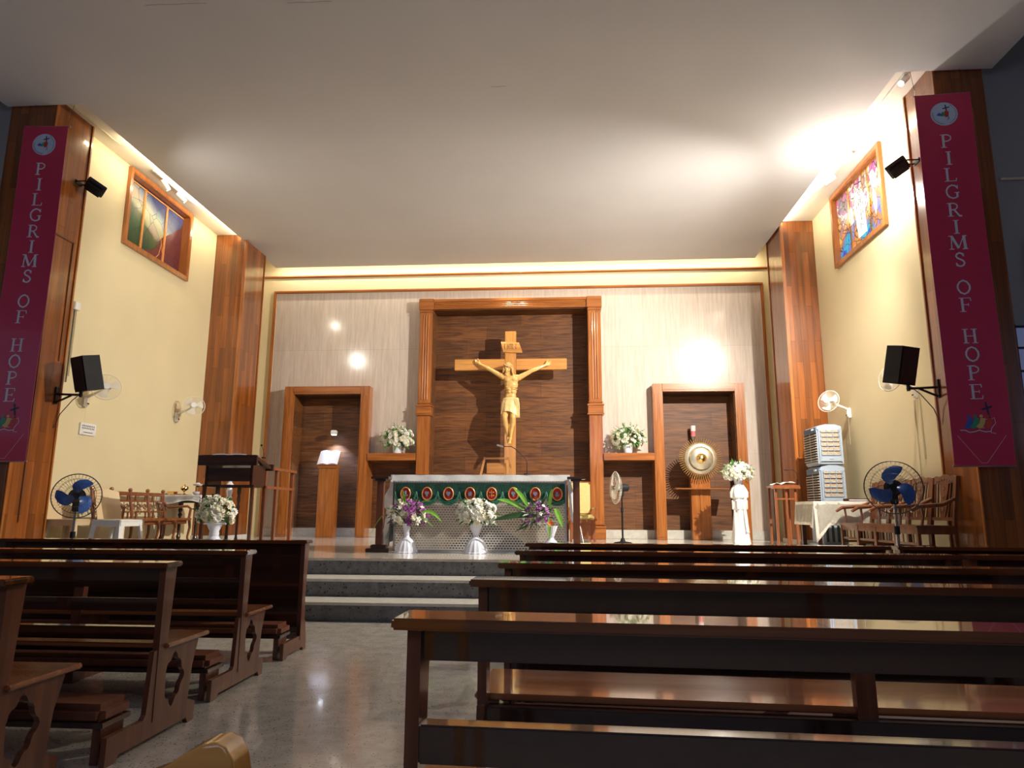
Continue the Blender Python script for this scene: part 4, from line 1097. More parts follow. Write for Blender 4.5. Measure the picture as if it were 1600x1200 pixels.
def stand_fan(name_lab, cat, loc, zc, R_, yawf, tilt, bladem, wirem, bodym, polem, group=None, spokes=36, baseR=.22, ang0=0, scale=1, hang='dark'):
    t = thing('standing_fan', name_lab, cat, loc, 0, group)
    rot = Matrix.Translation((0, 0, zc)) @ Matrix.Rotation(yawf, 4, 'Z') @ Matrix.Rotation(tilt, 4, 'X')
    T = lambda p: rot @ Vector(p)
    # cage: front faces -Y
    mb = MB()
    def ringT(y, rr, w_): mb.tube([T((rr*math.cos(a), y, rr*math.sin(a))) for a in [2*PI*i/44 for i in range(44)]], w_, 5, True)
    ringT(0, R_, .006)
    mb.build('cage_rim', M['wire'] if hang == 'dark' else wirem, t, True)
    mb = MB()
    for fr, d in ((-1, .07), (1, .09)):
        for rr in (.25, .5, .78): ringT(fr*d*math.sqrt(1-rr*rr), R_*rr, .0016)
        for k in range(spokes):
            a = 2*PI*k/spokes
            mb.tube([T((R_*q*math.cos(a+.25*(1-q)*fr), fr*d*math.sqrt(max(0, 1-q*q)), R_*q*math.sin(a+.25*(1-q)*fr))) for q in (.16, .45, .75, .93, 1)], .0011, 4)
    mb.build('cage_wires', wirem, t)
    for k in range(3):
        a0 = ang0 + 2*PI*k/3
        mb = MB(); rws = []
        for i in range(8):
            q = i/7; rr = R_*(.10 + .74*q)
            wa = .45 + .80*math.sin(PI*min(1, q*.9+.05)); sweep = -.65*q*q
            wa = wa*(1 if q < .8 else (1-(q-.8)*1.5))
            rws.append([T((rr*math.cos(a0+sweep+wa*(s_-.5)), -.02+.05*(s_-.5), rr*math.sin(a0+sweep+wa*(s_-.5)))) for s_ in (0, .2, .4, .6, .8, 1)])
        mb.sheet(rws, .003).build('blade', bladem, t, True)
    MB().cyl(T((0, -.05, 0)), T((0, .01, 0)), R_*.13, R_*.13, 18).build('hub', bodym, t, True)
    MB().cyl(T((0, .07, 0)), T((0, .24, 0)), .085, .065, 18).cyl(T((0, .24, 0)), T((0, .26, 0)), .065, .03, 18).box(-.035, .035, -.035+.12, .035+.12, -.16, -.05, .008, mtx=rot).build('motor_housing', bodym, t, True)
    q = rot @ Vector((0, .12, -.15))
    MB().cyl((q.x, q.y, .03), (q.x, q.y, q.z-.25), .017, seg=12).cyl((q.x, q.y, q.z-.25), (q.x, q.y, q.z+.02), .014, seg=12).build('pole', polem, t, True)
    MB().cyl((q.x, q.y, q.z-.30), (q.x, q.y, q.z-.22), .026, seg=12).build('height_collar', bodym, t, True)
    MB().lathe([(0, 0), (baseR, 0), (baseR, .012), (baseR*.9, .025), (.05, .04), (.03, .10), (0, .10)], (q.x, q.y, 0), 28).build('base', bodym, t, True)
    return t
stand_fan('tall standing fan seen from the side below the right flower shelf', 'fan', (.99, 13.2, PZ), 1.02, .30, math.radians(-78), 0, M['offwhite'], M['wirelite'], M['black'], M['blackmetal'], None, 36, .17, .4, 1, 'pale')
stand_fan('industrial standing fan with blue blades in front of the plastic chairs', 'fan', (-5.17, 7.15, 0), 1.31, .232, math.radians(34), math.radians(-3), M['bluefan'], M['wire'], M['black'], M['chrome'], 'blue bladed standing fans', 40, .24, math.radians(92))
stand_fan('industrial standing fan with blue blades in front of the carved armchairs', 'fan', (3.25, 7.15, 0), 1.418, .257, math.radians(-24), math.radians(-3), M['bluefan'], M['wire'], M['black'], M['chrome'], 'blue bladed standing fans', 40, .24, math.radians(112))

def wall_fan(lab, x, y, z, sg, yawf, R_=.19, group='white wall fans'):
    """mounted on the wall at x; sg is the direction into the room"""
    t = thing('wall_fan', lab, 'fan', (x, y, z), 0, group)
    MB().box(*sorted((0, sg*.05)), -.045, .045, -.16, .02, .012).box(*sorted((sg*.0, sg*.065)), -.03, .03, -.13, -.02, .008).build('wall_bracket', M['offwhite'], t)
    MB().ball((sg*.066, -.012, -.105), .010, seg=8).ball((sg*.066, .012, -.105), .010, seg=8).build('switch', M['black'], t)
    MB().tube([(sg*.03, 0, -.01), (sg*.12, -.01, .03), (sg*.30, -.02, .10)], .022, 8).build('arm', M['offwhite'], t, True)
    rot = Matrix.Translation((sg*.38, -.08, .13)) @ Matrix.Rotation(yawf, 4, 'Z') @ Matrix.Rotation(math.radians(-12), 4, 'X')
    T = lambda p: rot @ Vector(p)
    MB().cyl(T((0, .03, 0)), T((0, .15, 0)), .065, .05, 16).build('motor_housing', M['offwhite'], t, True)
    mb = MB()
    mb.tube([T((R_*math.cos(a), 0, R_*math.sin(a))) for a in [2*PI*i/40 for i in range(40)]], .006, 5, True)
    mb.build('cage_rim', M['offwhite'], t, True)
    mb = MB()
    for fr, d in ((-1, .06), (1, .06)):
        for k in range(44):
            a = 2*PI*k/44
            mb.tube([T((R_*q*math.cos(a), fr*d*math.sqrt(max(0, 1-q*q)), R_*q*math.sin(a))) for q in (.2, .6, .9, 1)], .0012, 4)
    mb.build('cage_wires', M['offwhite'], t)
    for k in range(3):
        a0 = .5+2*PI*k/3; mb = MB()
        mb.sheet([[T((R_*q*math.cos(a0+w_-.3*q), .02*(w_), R_*q*math.sin(a0+w_-.3*q))) for w_ in (-.5, -.2, .1, .5)] for q in (.15, .4, .65, .85)], .003)
        mb.build('blade', M['offwhite'], t, True)
    MB().cyl(T((0, -.066, 0)), T((0, -.05, 0)), .05, .05, 18).build('cage_badge', M['white'], t, True)
    MB().cyl((sg*.04, 0, -.16), (sg*.04, 0, -.62), .0018, seg=4).build('pull_cord', M['offwhite'], t)
    return t
wall_fan('cream wall fan beside the left loudspeaker', XL, 9.85, 2.84, 1, math.radians(38), .20)
wall_fan('cream wall fan near the far left pillar', XL, 12.35, 2.93, 1, math.radians(30))
wall_fan('white wall fan behind the right loudspeaker', XR, 9.95, 2.90, -1, math.radians(-66), .20)
wall_fan('white wall fan above the stacked air coolers', XR, 12.25, 2.93, -1, math.radians(-50))

# ================================================================ loudspeakers, flood lights, track lights
def speaker(lab, x, sg, y):
    t = thing('loudspeaker', lab, 'loudspeaker', (x, y, 2.72), 0, 'loudspeakers on wall brackets')
    MB().box(*sorted((0, sg*.02)), -.03, .03, -.12, .12, .004).tube([(sg*.01, 0, .02), (sg*.40, -.02, .0)], .016, 6).tube([(sg*.01, 0, -.10), (sg*.24, -.01, .0)], .014, 6).cyl((sg*.38, -.02, -.03), (sg*.38, -.02, .06), .022, seg=10).build('bracket', M['blackmetal'], t)
    rot = Matrix.Translation((sg*.46, -.04, .30)) @ Matrix.Rotation(math.radians(-28*sg), 4, 'Z') @ Matrix.Rotation(math.radians(14), 4, 'X')
    K2 = lambda a, b_, c: rot @ Vector((a, b_, c))
    MB().prism([(-.16, -.12), (.16, -.12), (.12, .13), (-.12, .13)], lambda a, b_, c: rot @ Vector((a, b_, c)), -.24, .24).build('cabinet', M['black'], t)
    MB().box(-.145, .145, -.135, -.118, -.22, .22, .008, mtx=rot).build('grille', mat('black_speaker_grille', (.012, .012, .014), .8, scale=80, var=.5, bump=.6), t)
    MB().box(-.09, .09, .13, .145, -.16, .12, .006, mtx=rot).box(-.05, .05, .145, .15, -.14, -.02, .002, mtx=rot).build('connector_plate', M['steel'], t)
    MB().tube([K2(-.05*sg, .15, -.1), (sg*.18, .1, -.05), (sg*.06, .05, -.25), (sg*.012, .02, -.45)], .006, 6).build('speaker_cable', M['cable'], t, True)
    return t
speaker('black loudspeaker bracketed to the near left pillar', -7.0, 1, 9.02)
speaker('black loudspeaker bracketed to the near right pillar', 4.77, -1, 9.02)
def flood(lab, x, y, z, sg, tgt):
    t = thing('flood_light', lab, 'flood light', (x, y, z), 0, 'black flood lights on the pillars')
    MB().tube([(0, -.06, .05), (sg*.16, -.06, .05)], .010, 6).tube([(0, .06, .05), (sg*.16, .06, .05)], .010, 6).box(*sorted((0, sg*.012)), -.07, .07, .02, .08, .003).build('yoke', M['blackmetal'], t)
    d = (Vector(tgt)-Vector((x, y, z))).normalized()
    rot = Matrix.Translation((sg*.24, .04, 0)) @ d.to_track_quat('-Z', 'Y').to_matrix().to_4x4()
    mb = MB().box(-.17, .17, -.13, .13, -.02, .03, .008, mtx=rot)
    for k in range(7): mb.box(-.13+.04*k, -.12+.04*k, -.10, .10, .03, .065, mtx=rot)
    mb.build('housing', M['black'], t)
    MB().box(-.14, .14, -.10, .10, -.026, -.020, mtx=rot).build('glass', M['frost'], t)
flood('black flood light on the near left pillar', -7.0, 8.95, 5.80, 1, (-6.7, 9.25, 6.7))
flood('black flood light on the near right pillar', 4.77, 8.95, 5.74, -1, (4.45, 9.2, 6.6))
def track(lab, pts, heads, sg):
    t = thing('track_light', lab, 'track light', (pts[0][0], pts[0][1], ZC), 0, 'white track lights under the cove')
    ox, oy = pts[0]
    MB().box(-.018, .018, 0, pts[1][1]-oy, -.025, 0, .003).build('rail', M['white'], t)
    for (dy, tg) in heads:
        base = Vector((0, dy, -.025))
        d = (Vector(tg) - (Vector((ox, oy, ZC)) + base)).normalized()
        hd_ = MB().cyl(base, base+Vector((0, 0, -.045)), .012, seg=8).cyl(base+Vector((0, 0, -.06))-d*.08, base+Vector((0, 0, -.06))+d*.11, .042, .042, 18).build('lamp_head', M['white'], t, True)
        MB().cyl(base+Vector((0, 0, -.06))+d*.108, base+Vector((0, 0, -.06))+d*.114, .034, seg=16).build('lens', M['glowhead'] , hd_)
    MB().tube([(0, pts[1][1]-oy, -.01), (sg*.05, pts[1][1]-oy+.15, -.03), (sg*.22, pts[1][1]-oy+.25, -.02)], .006, 5).build('lead', M['white'], t)
    return t
track('white twin track light above the left window', [(-6.86, 10.45), (-6.86, 11.65)], [(.35, (-5.4, 14.5, 3)), (.85, (-3.4, 15, 3))], 1)
track('white twin track light above the right window', [(4.62, 10.30), (4.62, 11.75)], [(.30, (1, 15, 3)), (1.05, (0.0, 15, 4.5))], -1)
track('white single track light beside the near right pillar', [(4.52, 8.45), (4.52, 9.45)], [(.12, (-1.5, 5.2, 0))], -1)
lamp('track_spot', 'SPOT', (-6.82, 10.9, 6.68), 60, (1, .9, .74), (-4.5, 15.2, 2.5), .04, None, math.radians(70), .8)
lamp('track_spot', 'SPOT', (4.58, 11.5, 6.68), 260, (1, .9, .74), (.5, 15.2, 3.5), .04, None, math.radians(70), .8)
t = thing('track_rail', 'empty pale track rail above the near left pillar', 'track rail', (-6.92, 8.42, ZC)); MB().box(-.02, .02, 0, .95, -.02, 0, .003).tube([(0, .95, -.01), (.04, 1.15, -.02), (.25, 1.3, -.02)], .006, 5).build('rail', M['conduit'], t)
for x, lab in ((CX-.14, 'left of the two small downlights at the ceiling slab edge'), (CX+.16, 'right of the two small downlights at the ceiling slab edge')):
    t = thing('downlight', lab, 'downlight', (x, 15.02, 6.82), 0, 'downlights above the crucifix niche')
    MB().cyl((0, 0, .0), (0, 0, .38), .010, seg=8).build('stem', M['white'], t)
    MB().cyl((0, .0, -.06), (0, 0, .02), .045, .04, 16).build('shade', M['white'], t, True)
    MB().cyl((0, 0, -.068), (0, 0, -.058), .036, seg=16).build('lens', M['glowhead'], t)

# wall odds and ends
t = thing('junction_box', 'white junction box with conduits high beside the left pillar', 'junction box', (XL, 9.42, 4.13))
MB().box(0, .05, -.06, .06, -.06, .06, .008).build('cover', M['white'], t)
MB().cyl((.02, -.03, -.06), (.02, -.03, -1.15), .008, seg=6).build('dark_conduit', M['cable'], t)
MB().cyl((.02, .02, -.06), (.02, .02, -1.05), .008, seg=6).build('pale_conduit', M['conduit'], t)
t = thing('wall_notice', 'small white printed switch panel on the left wall', 'notice', (XL, 9.98, 2.36))
MB().box(0, .025, -.18, .18, -.09, .09, .004).build('plate', M['white'], t)
mb = MB()
for i in range(8):
    for j in range(2): mb.box(.025, .028, -.14+.036*i, -.125+.036*i, .0+.035*j, .022+.035*j)
mb.box(.025, .028, -.10, .10, -.055, -.045)
mb.build('printed_line', M['ink'], t)
tag(MB().tube([(XR-.01, 9.9, 2.74), (XR-.01, 9.9, 1.9)], .016, 6).tube([(XR-.01, 10.06, 2.74), (XR-.01, 10.06, 1.7)], .012, 6).build('wall_conduit', M['cream']), 'pale painted conduits running down the right wall', 'conduit')
# ================================================================ left side furniture
def turned(mb, x, y, z0, z1, r=.02, seg=12):
    h_ = z1-z0
    pr = [(.0, 0), (r*1.3, 0), (r*1.3, .05*h_), (r*.8, .08*h_), (r*1.2, .12*h_), (r*.7, .2*h_), (r*.85, .45*h_), (r*.7, .62*h_), (r*1.2, .68*h_), (r*.7, .72*h_), (r*1.25, .80*h_), (r*.8, .86*h_), (r*1.3, .9*h_), (r*1.3, h_), (0, h_)]
    mb.lathe([(a, z0+b_) for a, b_ in pr], (x, y, 0), seg)
    return mb
t = thing('lectern', 'dark wooden lectern with turned posts behind the handled flower urn', 'lectern', (-4.73, 9.85, PZ))
MB().prism([(-.27, 1.30), (.30, 1.17), (.30, 1.215), (-.27, 1.35)], lambda a, b_, c: (c, a, b_), -.40, .40).box(-.43, .43, -.30, -.25, 1.20, 1.345, .006).box(-.43, .43, .27, .32, 1.155, 1.25, .006).build('reading_desk', M['ebony'], t)
MB().box(-.33, .33, -.22, -.19, .98, 1.17, .005).box(-.31, .31, -.225, -.185, 1.07, 1.09, .004).build('front_board', M['ebony'], t)
MB().box(-.35, -.31, -.22, .20, .90, 1.22, .005).box(.31, .35, -.22, .20, .90, 1.22, .005).box(-.38, .38, -.23, -.17, .90, .93, .005).box(-.38, .38, .17, .23, .90, .93, .005).build('frame', M['ebony'], t)
for x in (-.35, .35):
    for y in (-.20, .20): MB().box(x-.022, x+.022, y-.022, y+.022, 0, .92, .004).build('leg', M['pew_v'], t)
for x in (-.16, .16): turned(MB(), x, -.20, .05, .90, .022).build('turned_post', M['ebony'], t, True)
for y in (-.2, .2): MB().box(-.33, .33, y-.015, y+.015, .03, .07, .004).build('lower_rail', M['pew_v'], t)
o = MB().sheet([[Vector((x, -.20+.42*v, 1.325-.105*v+.012*math.sin(abs(x)/.25*PI)+.008)) for v in (0, .5, 1)] for x in (-.25, -.18, -.08, 0, .08, .18, .25)], .012).build('open_book', M['page'], None, True)
o.location = (-4.76, 9.86, PZ+.03); tag(o, 'open book lying on the dark wooden lectern', 'book')
t = thing('gooseneck_microphone', 'thin gooseneck microphone on the dark wooden lectern', 'microphone', (-4.40, 10.0, PZ+1.33))
MB().cyl((0, 0, 0), (0, 0, .02), .03, seg=14).build('base', M['black'], t)
MB().tube([(0, 0, .01), (.0, 0, .08), (-.015, 0, .13), (-.04, 0, .18)], .004, 6).build('neck', M['blackmetal'], t, True)
MB().ball((-.045, 0, .195), .016, seg=8).build('capsule', M['black'], t)
t = thing('wooden_rail', 'sloping red brown handrail on square posts right of the left lectern', 'handrail', (-4.50, 10.95, PZ))
MB().prism([(-.7, 1.23), (.55, 1.23), (.55, 1.19), (-.7, 1.19)], lambda a, b_, c: (c - (a*.02), a, b_), -.04, .05).build('top_rail', M['redwood'], t)
for y, x in ((-.62, 0), (-.2, 0), (.5, -.02)):
    MB().box(x-.022, x+.022, y-.022, y+.022, 0, 1.20, .004).build('post', M['redwood'], t)
MB().box(-.015, .02, -.62, .5, .90, .94, .003).build('middle_rail', M['redwood'], t)
MB().box(-.015, .02, -.62, .5, .06, .10, .003).build('lower_rail', M['redwood'], t)

t = thing('credence_table', 'dark wooden credence table under a white cloth by the left wall', 'table', (-6.77, 12.35, PZ))
MB().box(-.38, .38, -.35, .35, .80, .83, .006).box(-.34, .34, -.31, .31, .70, .80, .004).build('table_top', M['ebony'], t)
for x in (-.31, .31):
    for y in (-.28, .28): turned(MB(), x, y, 0, .72, .034).build('leg', M['ebony'], t, True)
o = MB()
o.sheet([[Vector((x, y, .006)) for x in (-.40, 0, .40)] for y in (-.37, 0, .37)])
for a0, a1, ln in (((-.40, -.372), (.40, -.372), .13), ((.402, -.37), (.402, .37), .34)):
    rws = []
    for j in range(7):
        tt = j/6
        rws.append([Vector((a0[0]+(a1[0]-a0[0])*k/16 + (.02*math.sin(k*1.1)*tt if a0[0] != a1[0] else .02*tt+.018*math.sin(k*1.3)*tt), a0[1]+(a1[1]-a0[1])*k/16 - (.015*tt+.015*math.sin(k*1.1)*tt if a0[0] != a1[0] else 0), .006-ln*tt-(.03*math.sin(k*.4)*tt))) for k in range(17)])
    o.sheet(rws, .003)
o = o.build('table_cloth', M['cloth'], None, True); o.location = (-6.77, 12.35, PZ+.832); tag(o, 'white cloth covering the credence table by the left wall', 'tablecloth')
TT = PZ+.845
def chalice(lab, x, y, hs, cat='chalice'):
    q = thing('ciborium', lab, cat, (x, y, TT))
    MB().lathe([(0, 0), (.05, 0), (.05, .008), (.02, .02), (.012, .04), (.018, .05), (.012, .06), (.05, .085), (.068, .11), (.065, .13), (0, .13)], (0, 0, 0), 24).build('bowl', M['brass'], q, True)
    MB().lathe([(0, .13), (.066, .13), (.055, .15), (.02, .16), (.008, .17), (.012, .18), (0, .19)], (0, 0, 0), 24).build('lid', M['brass'], q, True)
chalice('gold lidded ciborium on the credence table', -6.80, 12.2, 1)
q = thing('offering_stand', 'tall white and gold pedestal dish beside the gold ciborium', 'dish', (-6.58, 12.25, TT))
MB().lathe([(0, 0), (.05, 0), (.03, .015), (.012, .03), (.012, .14), (.03, .16), (0, .165)], (0, 0, 0), 18).build('stem', M['brass'], q, True)
MB().lathe([(0, .16), (.07, .165), (.085, .19), (.08, .19), (.06, .175), (0, .17)], (0, 0, 0), 22).build('bowl', M['porc'], q, True)
MB().ball((.0, 0, .20), .045, .03, .018, 10).build('folded_cloth', M['cloth'], q, True)
q = thing('book', 'small golden book on the credence table', 'book', (-7.0, 12.17, TT)); MB().box(-.06, .06, -.06, .06, .004, .05, .004).build('pages', M['brass'], q); MB().box(-.066, .066, -.066, .066, 0, .006, .002).box(-.066, .066, -.066, .066, .05, .056, .002).build('cover', M['gold'], q)
q = thing('glass_bowl', 'low clear bowl at the right corner of the credence table', 'bowl', (-6.50, 12.07, TT)); MB().lathe([(0, 0), (.04, 0), (.055, .02), (.06, .05), (.055, .05), (.045, .02), (0, .01)], (0, 0, 0), 20).build('bowl', M['porc'], q, True)
q = thing('tray', 'thin brass tray along the back of the credence table', 'tray', (-7.0, 12.47, TT)); MB().box(-.12, .12, -.14, .14, .0, .012, .005).box(-.125, .125, -.145, -.135, .0, .02).build('plate', M['brass'], q)
q = thing('candlestick', 'white figurine candlestick between the credence table and the lectern', 'candlestick', (-5.32, 10.9, PZ))
MB().lathe([(0, 0), (.11, 0), (.11, .02), (.03, .05), (.022, .3), (.022, .72), (.05, .76), (0, .77)], (0, 0, 0), 18).build('stand', M['ebony'], q, True)
MB().lathe([(0, .77), (.05, .77), (.035, .80), (.05, .88), (.03, .94), (.055, .98), (.02, 1.03), (0, 1.04)], (0, 0, 0), 18).build('white_cup', M['porc'], q, True)
MB().cyl((-.02, 0, 1.03), (-.02, 0, 1.22), .012, seg=8).cyl((.02, 0, 1.03), (.02, 0, 1.22), .012, seg=8).cyl((-.03, 0, 1.22), (.03, 0, 1.22), .008, seg=6).build('double_candle', M['porc'], q, True)

# long bench against the left wall, facing +X
t = thing('settee_bench', 'narra wood settee with carved slatted back along the left wall', 'bench', (-6.95, 10.93, PZ))
BL = .97
MB().box(.0, .50, -BL, BL, .40, .44, .01).build('seat', M['bench'], t)
for y in (-BL+.03, -.48, 0, .48, BL-.03):
    mb = MB().tube([(.0, y, .0), (.03, y, .2), (.03, y, .42), (-.02, y, .66), (-.05, y, .88)], [.022, .022, .026, .024, .024], 8).ball((-.05, y, .89), .034, seg=8)
    mb.build('back_post', M['bench'], t, True)
for y0 in (-BL+.03, -.48, 0, .48):
    y1 = y0+.47
    mb = MB().box(-.07, -.03, y0+.02, y1, .80, .86, .01).box(-.045, -.015, y0+.02, y1, .70, .73, .005).box(-.01, .015, y0+.02, y1, .53, .555, .005)
    for k in range(3):
        c = y0+.08+.155*k
        mb.ring((-.022, c, .63), .036, .010, (1, 0, .15), 14, 5)
    mb.tube([(-.025, y0+.02, .635), (-.022, y0+.05, .66)], .01, 5).box(-.03, -.01, y0+.10, y0+.12, .73, .80).box(-.03, -.01, y1-.10, y1-.08, .73, .80).box(.0, .02, y0+.10, y0+.12, .44, .53).box(.0, .02, y1-.10, y1-.08, .44, .53)
    mb.build('back_slats', M['bench'], t, True)
for y in (-BL+.03, BL-.03):
    MB().tube([(-.02, y, .70), (.08, y, .62), (.25, y, .63), (.42, y, .64), (.48, y, .60), (.47, y, .50), (.46, y, .42)], .022, 8).build('armrest', M['bench'], t, True)
for y in (-BL+.03, -.48, 0, .48, BL-.03):
    MB().tube([(.47, y, .41), (.49, y, .28), (.46, y, .12), (.48, y, .0)], [.026, .022, .018, .02], 8).build('leg', M['bench'], t, True)
MB().box(.40, .43, -BL+.03, BL-.03, .34, .40, .004).box(.05, .08, -BL+.03, BL-.03, .34, .40, .004).build('apron', M['bench'], t)

def plastic_chair(lab, loc, rz, m, arms=False, stool=False):
    t = thing('plastic_chair', lab, 'chair', loc, rz)
    MB().box(-.22, .22, -.22, .22, .42, .445, .015).box(-.21, .21, -.215, -.20, .36, .43, .004).box(-.21, .21, .20, .215, .36, .43, .004).box(-.215, -.2, -.21, .21, .36, .43, .004).box(.2, .215, -.21, .21, .36, .43, .004).build('seat', m, t, True)
    for x in (-1, 1):
        for y in (-1, 1):
            MB().sheet([[Vector((x*(.20+.04*k), y*(.14+.04*k), .42-.42*k)), Vector((x*(.215+.04*k), y*(.20+.04*k), .42-.42*k)), Vector((x*(.15+.045*k), y*(.215+.04*k), .42-.42*k))] for k in (0, .5, 1)], .006).build('leg', m, t)
    if not stool:
        mb = MB()
        mb.sheet([[Vector((-.22+.44*k/10, .20+.10*v+.03*math.sin(PI*k/10), .43+.45*v - .05*v*abs(k-5)/5*v)) for k in (0, 2, 4, 6, 8, 10)] for v in (0, .25, .5, .75, 1)], .008)
        mb.build('backrest', m, t, True)
    if arms:
        for x in (-1, 1): MB().tube([(x*.22, .26, .68), (x*.25, .05, .66), (x*.25, -.18, .64), (x*.23, -.21, .44)], .018, 6).build('armrest', m, t, True)
    return t
plastic_chair('beige plastic chair nearest the near left pillar', (-6.83, 9.38, PZ), math.radians(90), M['beige'])
plastic_chair('second beige plastic chair behind the left standing fan', (-6.28, 9.66, PZ), math.radians(80), M['beige'])
o = plastic_chair('white plastic stool beside the narra wood settee', (-5.93, 9.05, PZ), math.radians(85), M['white'], False, True)
o.name = 'plastic_stool'; o['category'] = 'stool'

# ================================================================ right side furniture
def cooler(lab, z, g, lit):
    t = thing('air_cooler', lab, 'air cooler', (4.54, 12.45, z), 0, g)
    h_ = .69
    MB().box(-.21, .21, -.34, .30, 0, h_-.06, .02).prism([(-.21, h_-.08), (.21, h_-.08), (.20, h_-.03), (.10, h_), (-.05, h_+.005), (-.17, h_-.02)], lambda a, b_, c: (a, c, b_), -.33, .29).build('body', M['cooler'], t, True)
    MB().box(-.214, -.20, -.31, .27, .06, h_-.13, .002).build('louvre_opening', M['coolerdark'], t)
    mb = MB()
    for k in range(11): mb.box(-.235, -.205, -.31, .27, .075+.043*k, .087+.043*k, .002)
    mb.box(-.222, -.20, -.02, -.01, .06, h_-.14)
    mb.build('louvres', M['louvre'], t)
    MB().box(-.222, -.20, -.30, .26, h_-.12, h_-.045, .004).build('control_panel', M['bluepanel'], t)
    MB().cyl((-.224, -.16, h_-.08), (-.235, -.16, h_-.08), .018, seg=12).cyl((-.224, -.22, h_-.08), (-.235, -.22, h_-.08), .018, seg=12).build('knob', M['white'], t)
    MB().box(-.15, .15, -.345, -.335, .17, h_-.10, .002).build('cooling_pad', M['coolpad'], t)
    mb = MB()
    for k in range(4): mb.box(-.155+.1*k, -.145+.1*k, -.358, -.345, .16, h_-.09)
    for k in range(6): mb.box(-.155, .155, -.358, -.345, .165+.078*k, .175+.078*k)
    mb.box(-.17, .17, -.356, -.343, .06, .15, .004).box(-.03, .03, -.362, -.355, .10, .112)
    mb.box(-.185, -.165, -.352, -.34, .05, h_-.08, .003).box(.165, .185, -.352, -.34, .05, h_-.08, .003)
    mb.build('grille', M['cooler'], t)
    return t
q = thing('equipment_stand', 'grey moulded stand under the two stacked air coolers', 'stand', (4.54, 12.45, PZ))
MB().box(-.20, .20, -.30, .26, .05, .67, .02).box(-.26, .26, -.36, .30, 0, .06, .02).build('column', M['cooler'], q, True)
mb = MB()
for k in range(4): mb.box(-.16+.09*k, -.12+.09*k, -.312, -.298, .10, .58)
mb.build('vent_slot', M['coolerdark'], q)
cooler('lower of the two stacked grey air coolers', PZ+.675, 'stacked grey air coolers', True)
cooler('upper of the two stacked grey air coolers', PZ+1.37, 'stacked grey air coolers', True)

t = thing('side_table', 'dark wooden table under a white cloth in front of the air coolers', 'table', (4.37, 11.48, PZ))
MB().box(-.52, .52, -.40, .40, .70, .74, .006).build('table_top', M['ebony'], t)
for x in (-.46, .46):
    for y in (-.34, .34): MB().box(x-.03, x+.03, y-.03, y+.03, 0, .70, .005).build('leg', M['ebony'], t)
mb = MB()
mb.sheet([[Vector((x, y, .006)) for x in (-.54, 0, .54)] for y in (-.42, 0, .42)])
def drop(mb, a, b_, out, ln, amp=.018, fr=1.1, cor=0):
    rws = []; n_ = 25
    for j in range(9):
        tt = j/8; row = []
        for k in range(n_):
            s_ = k/(n_-1)
            o_ = amp*tt*math.sin(k*fr)+.03*tt
            row.append(Vector((a[0]+(b_[0]-a[0])*s_+out[0]*o_, a[1]+(b_[1]-a[1])*s_+out[1]*o_, .006-(ln+cor*(max(0, 1-abs(s_)*5)))*tt)))
        rws.append(row)
    mb.sheet(rws, .003)
drop(mb, (-.542, -.42), (.54, -.42), (0, -1), .36, .02, .8, .26)
drop(mb, (-.542, -.42), (-.542, .42), (-1, 0), .36, .015, .9, .05)
drop(mb, (.542, -.42), (.542, .42), (1, 0), .34)
o = mb.build('table_cloth', M['creamcloth'], None, True); o.location = (4.37, 11.48, PZ+.745); tag(o, 'cream white cloth hanging over the table in front of the air coolers', 'tablecloth')
q = thing('book', 'closed brown leather book on the right side table', 'book', (4.55, 11.3, PZ+.757)); MB().box(-.135, .135, -.10, .10, .006, .034, .003).build('pages', M['page'], q); MB().box(-.14, .145, -.105, .105, 0, .008, .002).box(-.14, .145, -.105, .105, .032, .040, .002).box(-.145, -.135, -.105, .105, 0, .04, .003).build('cover', M['leather'], q)

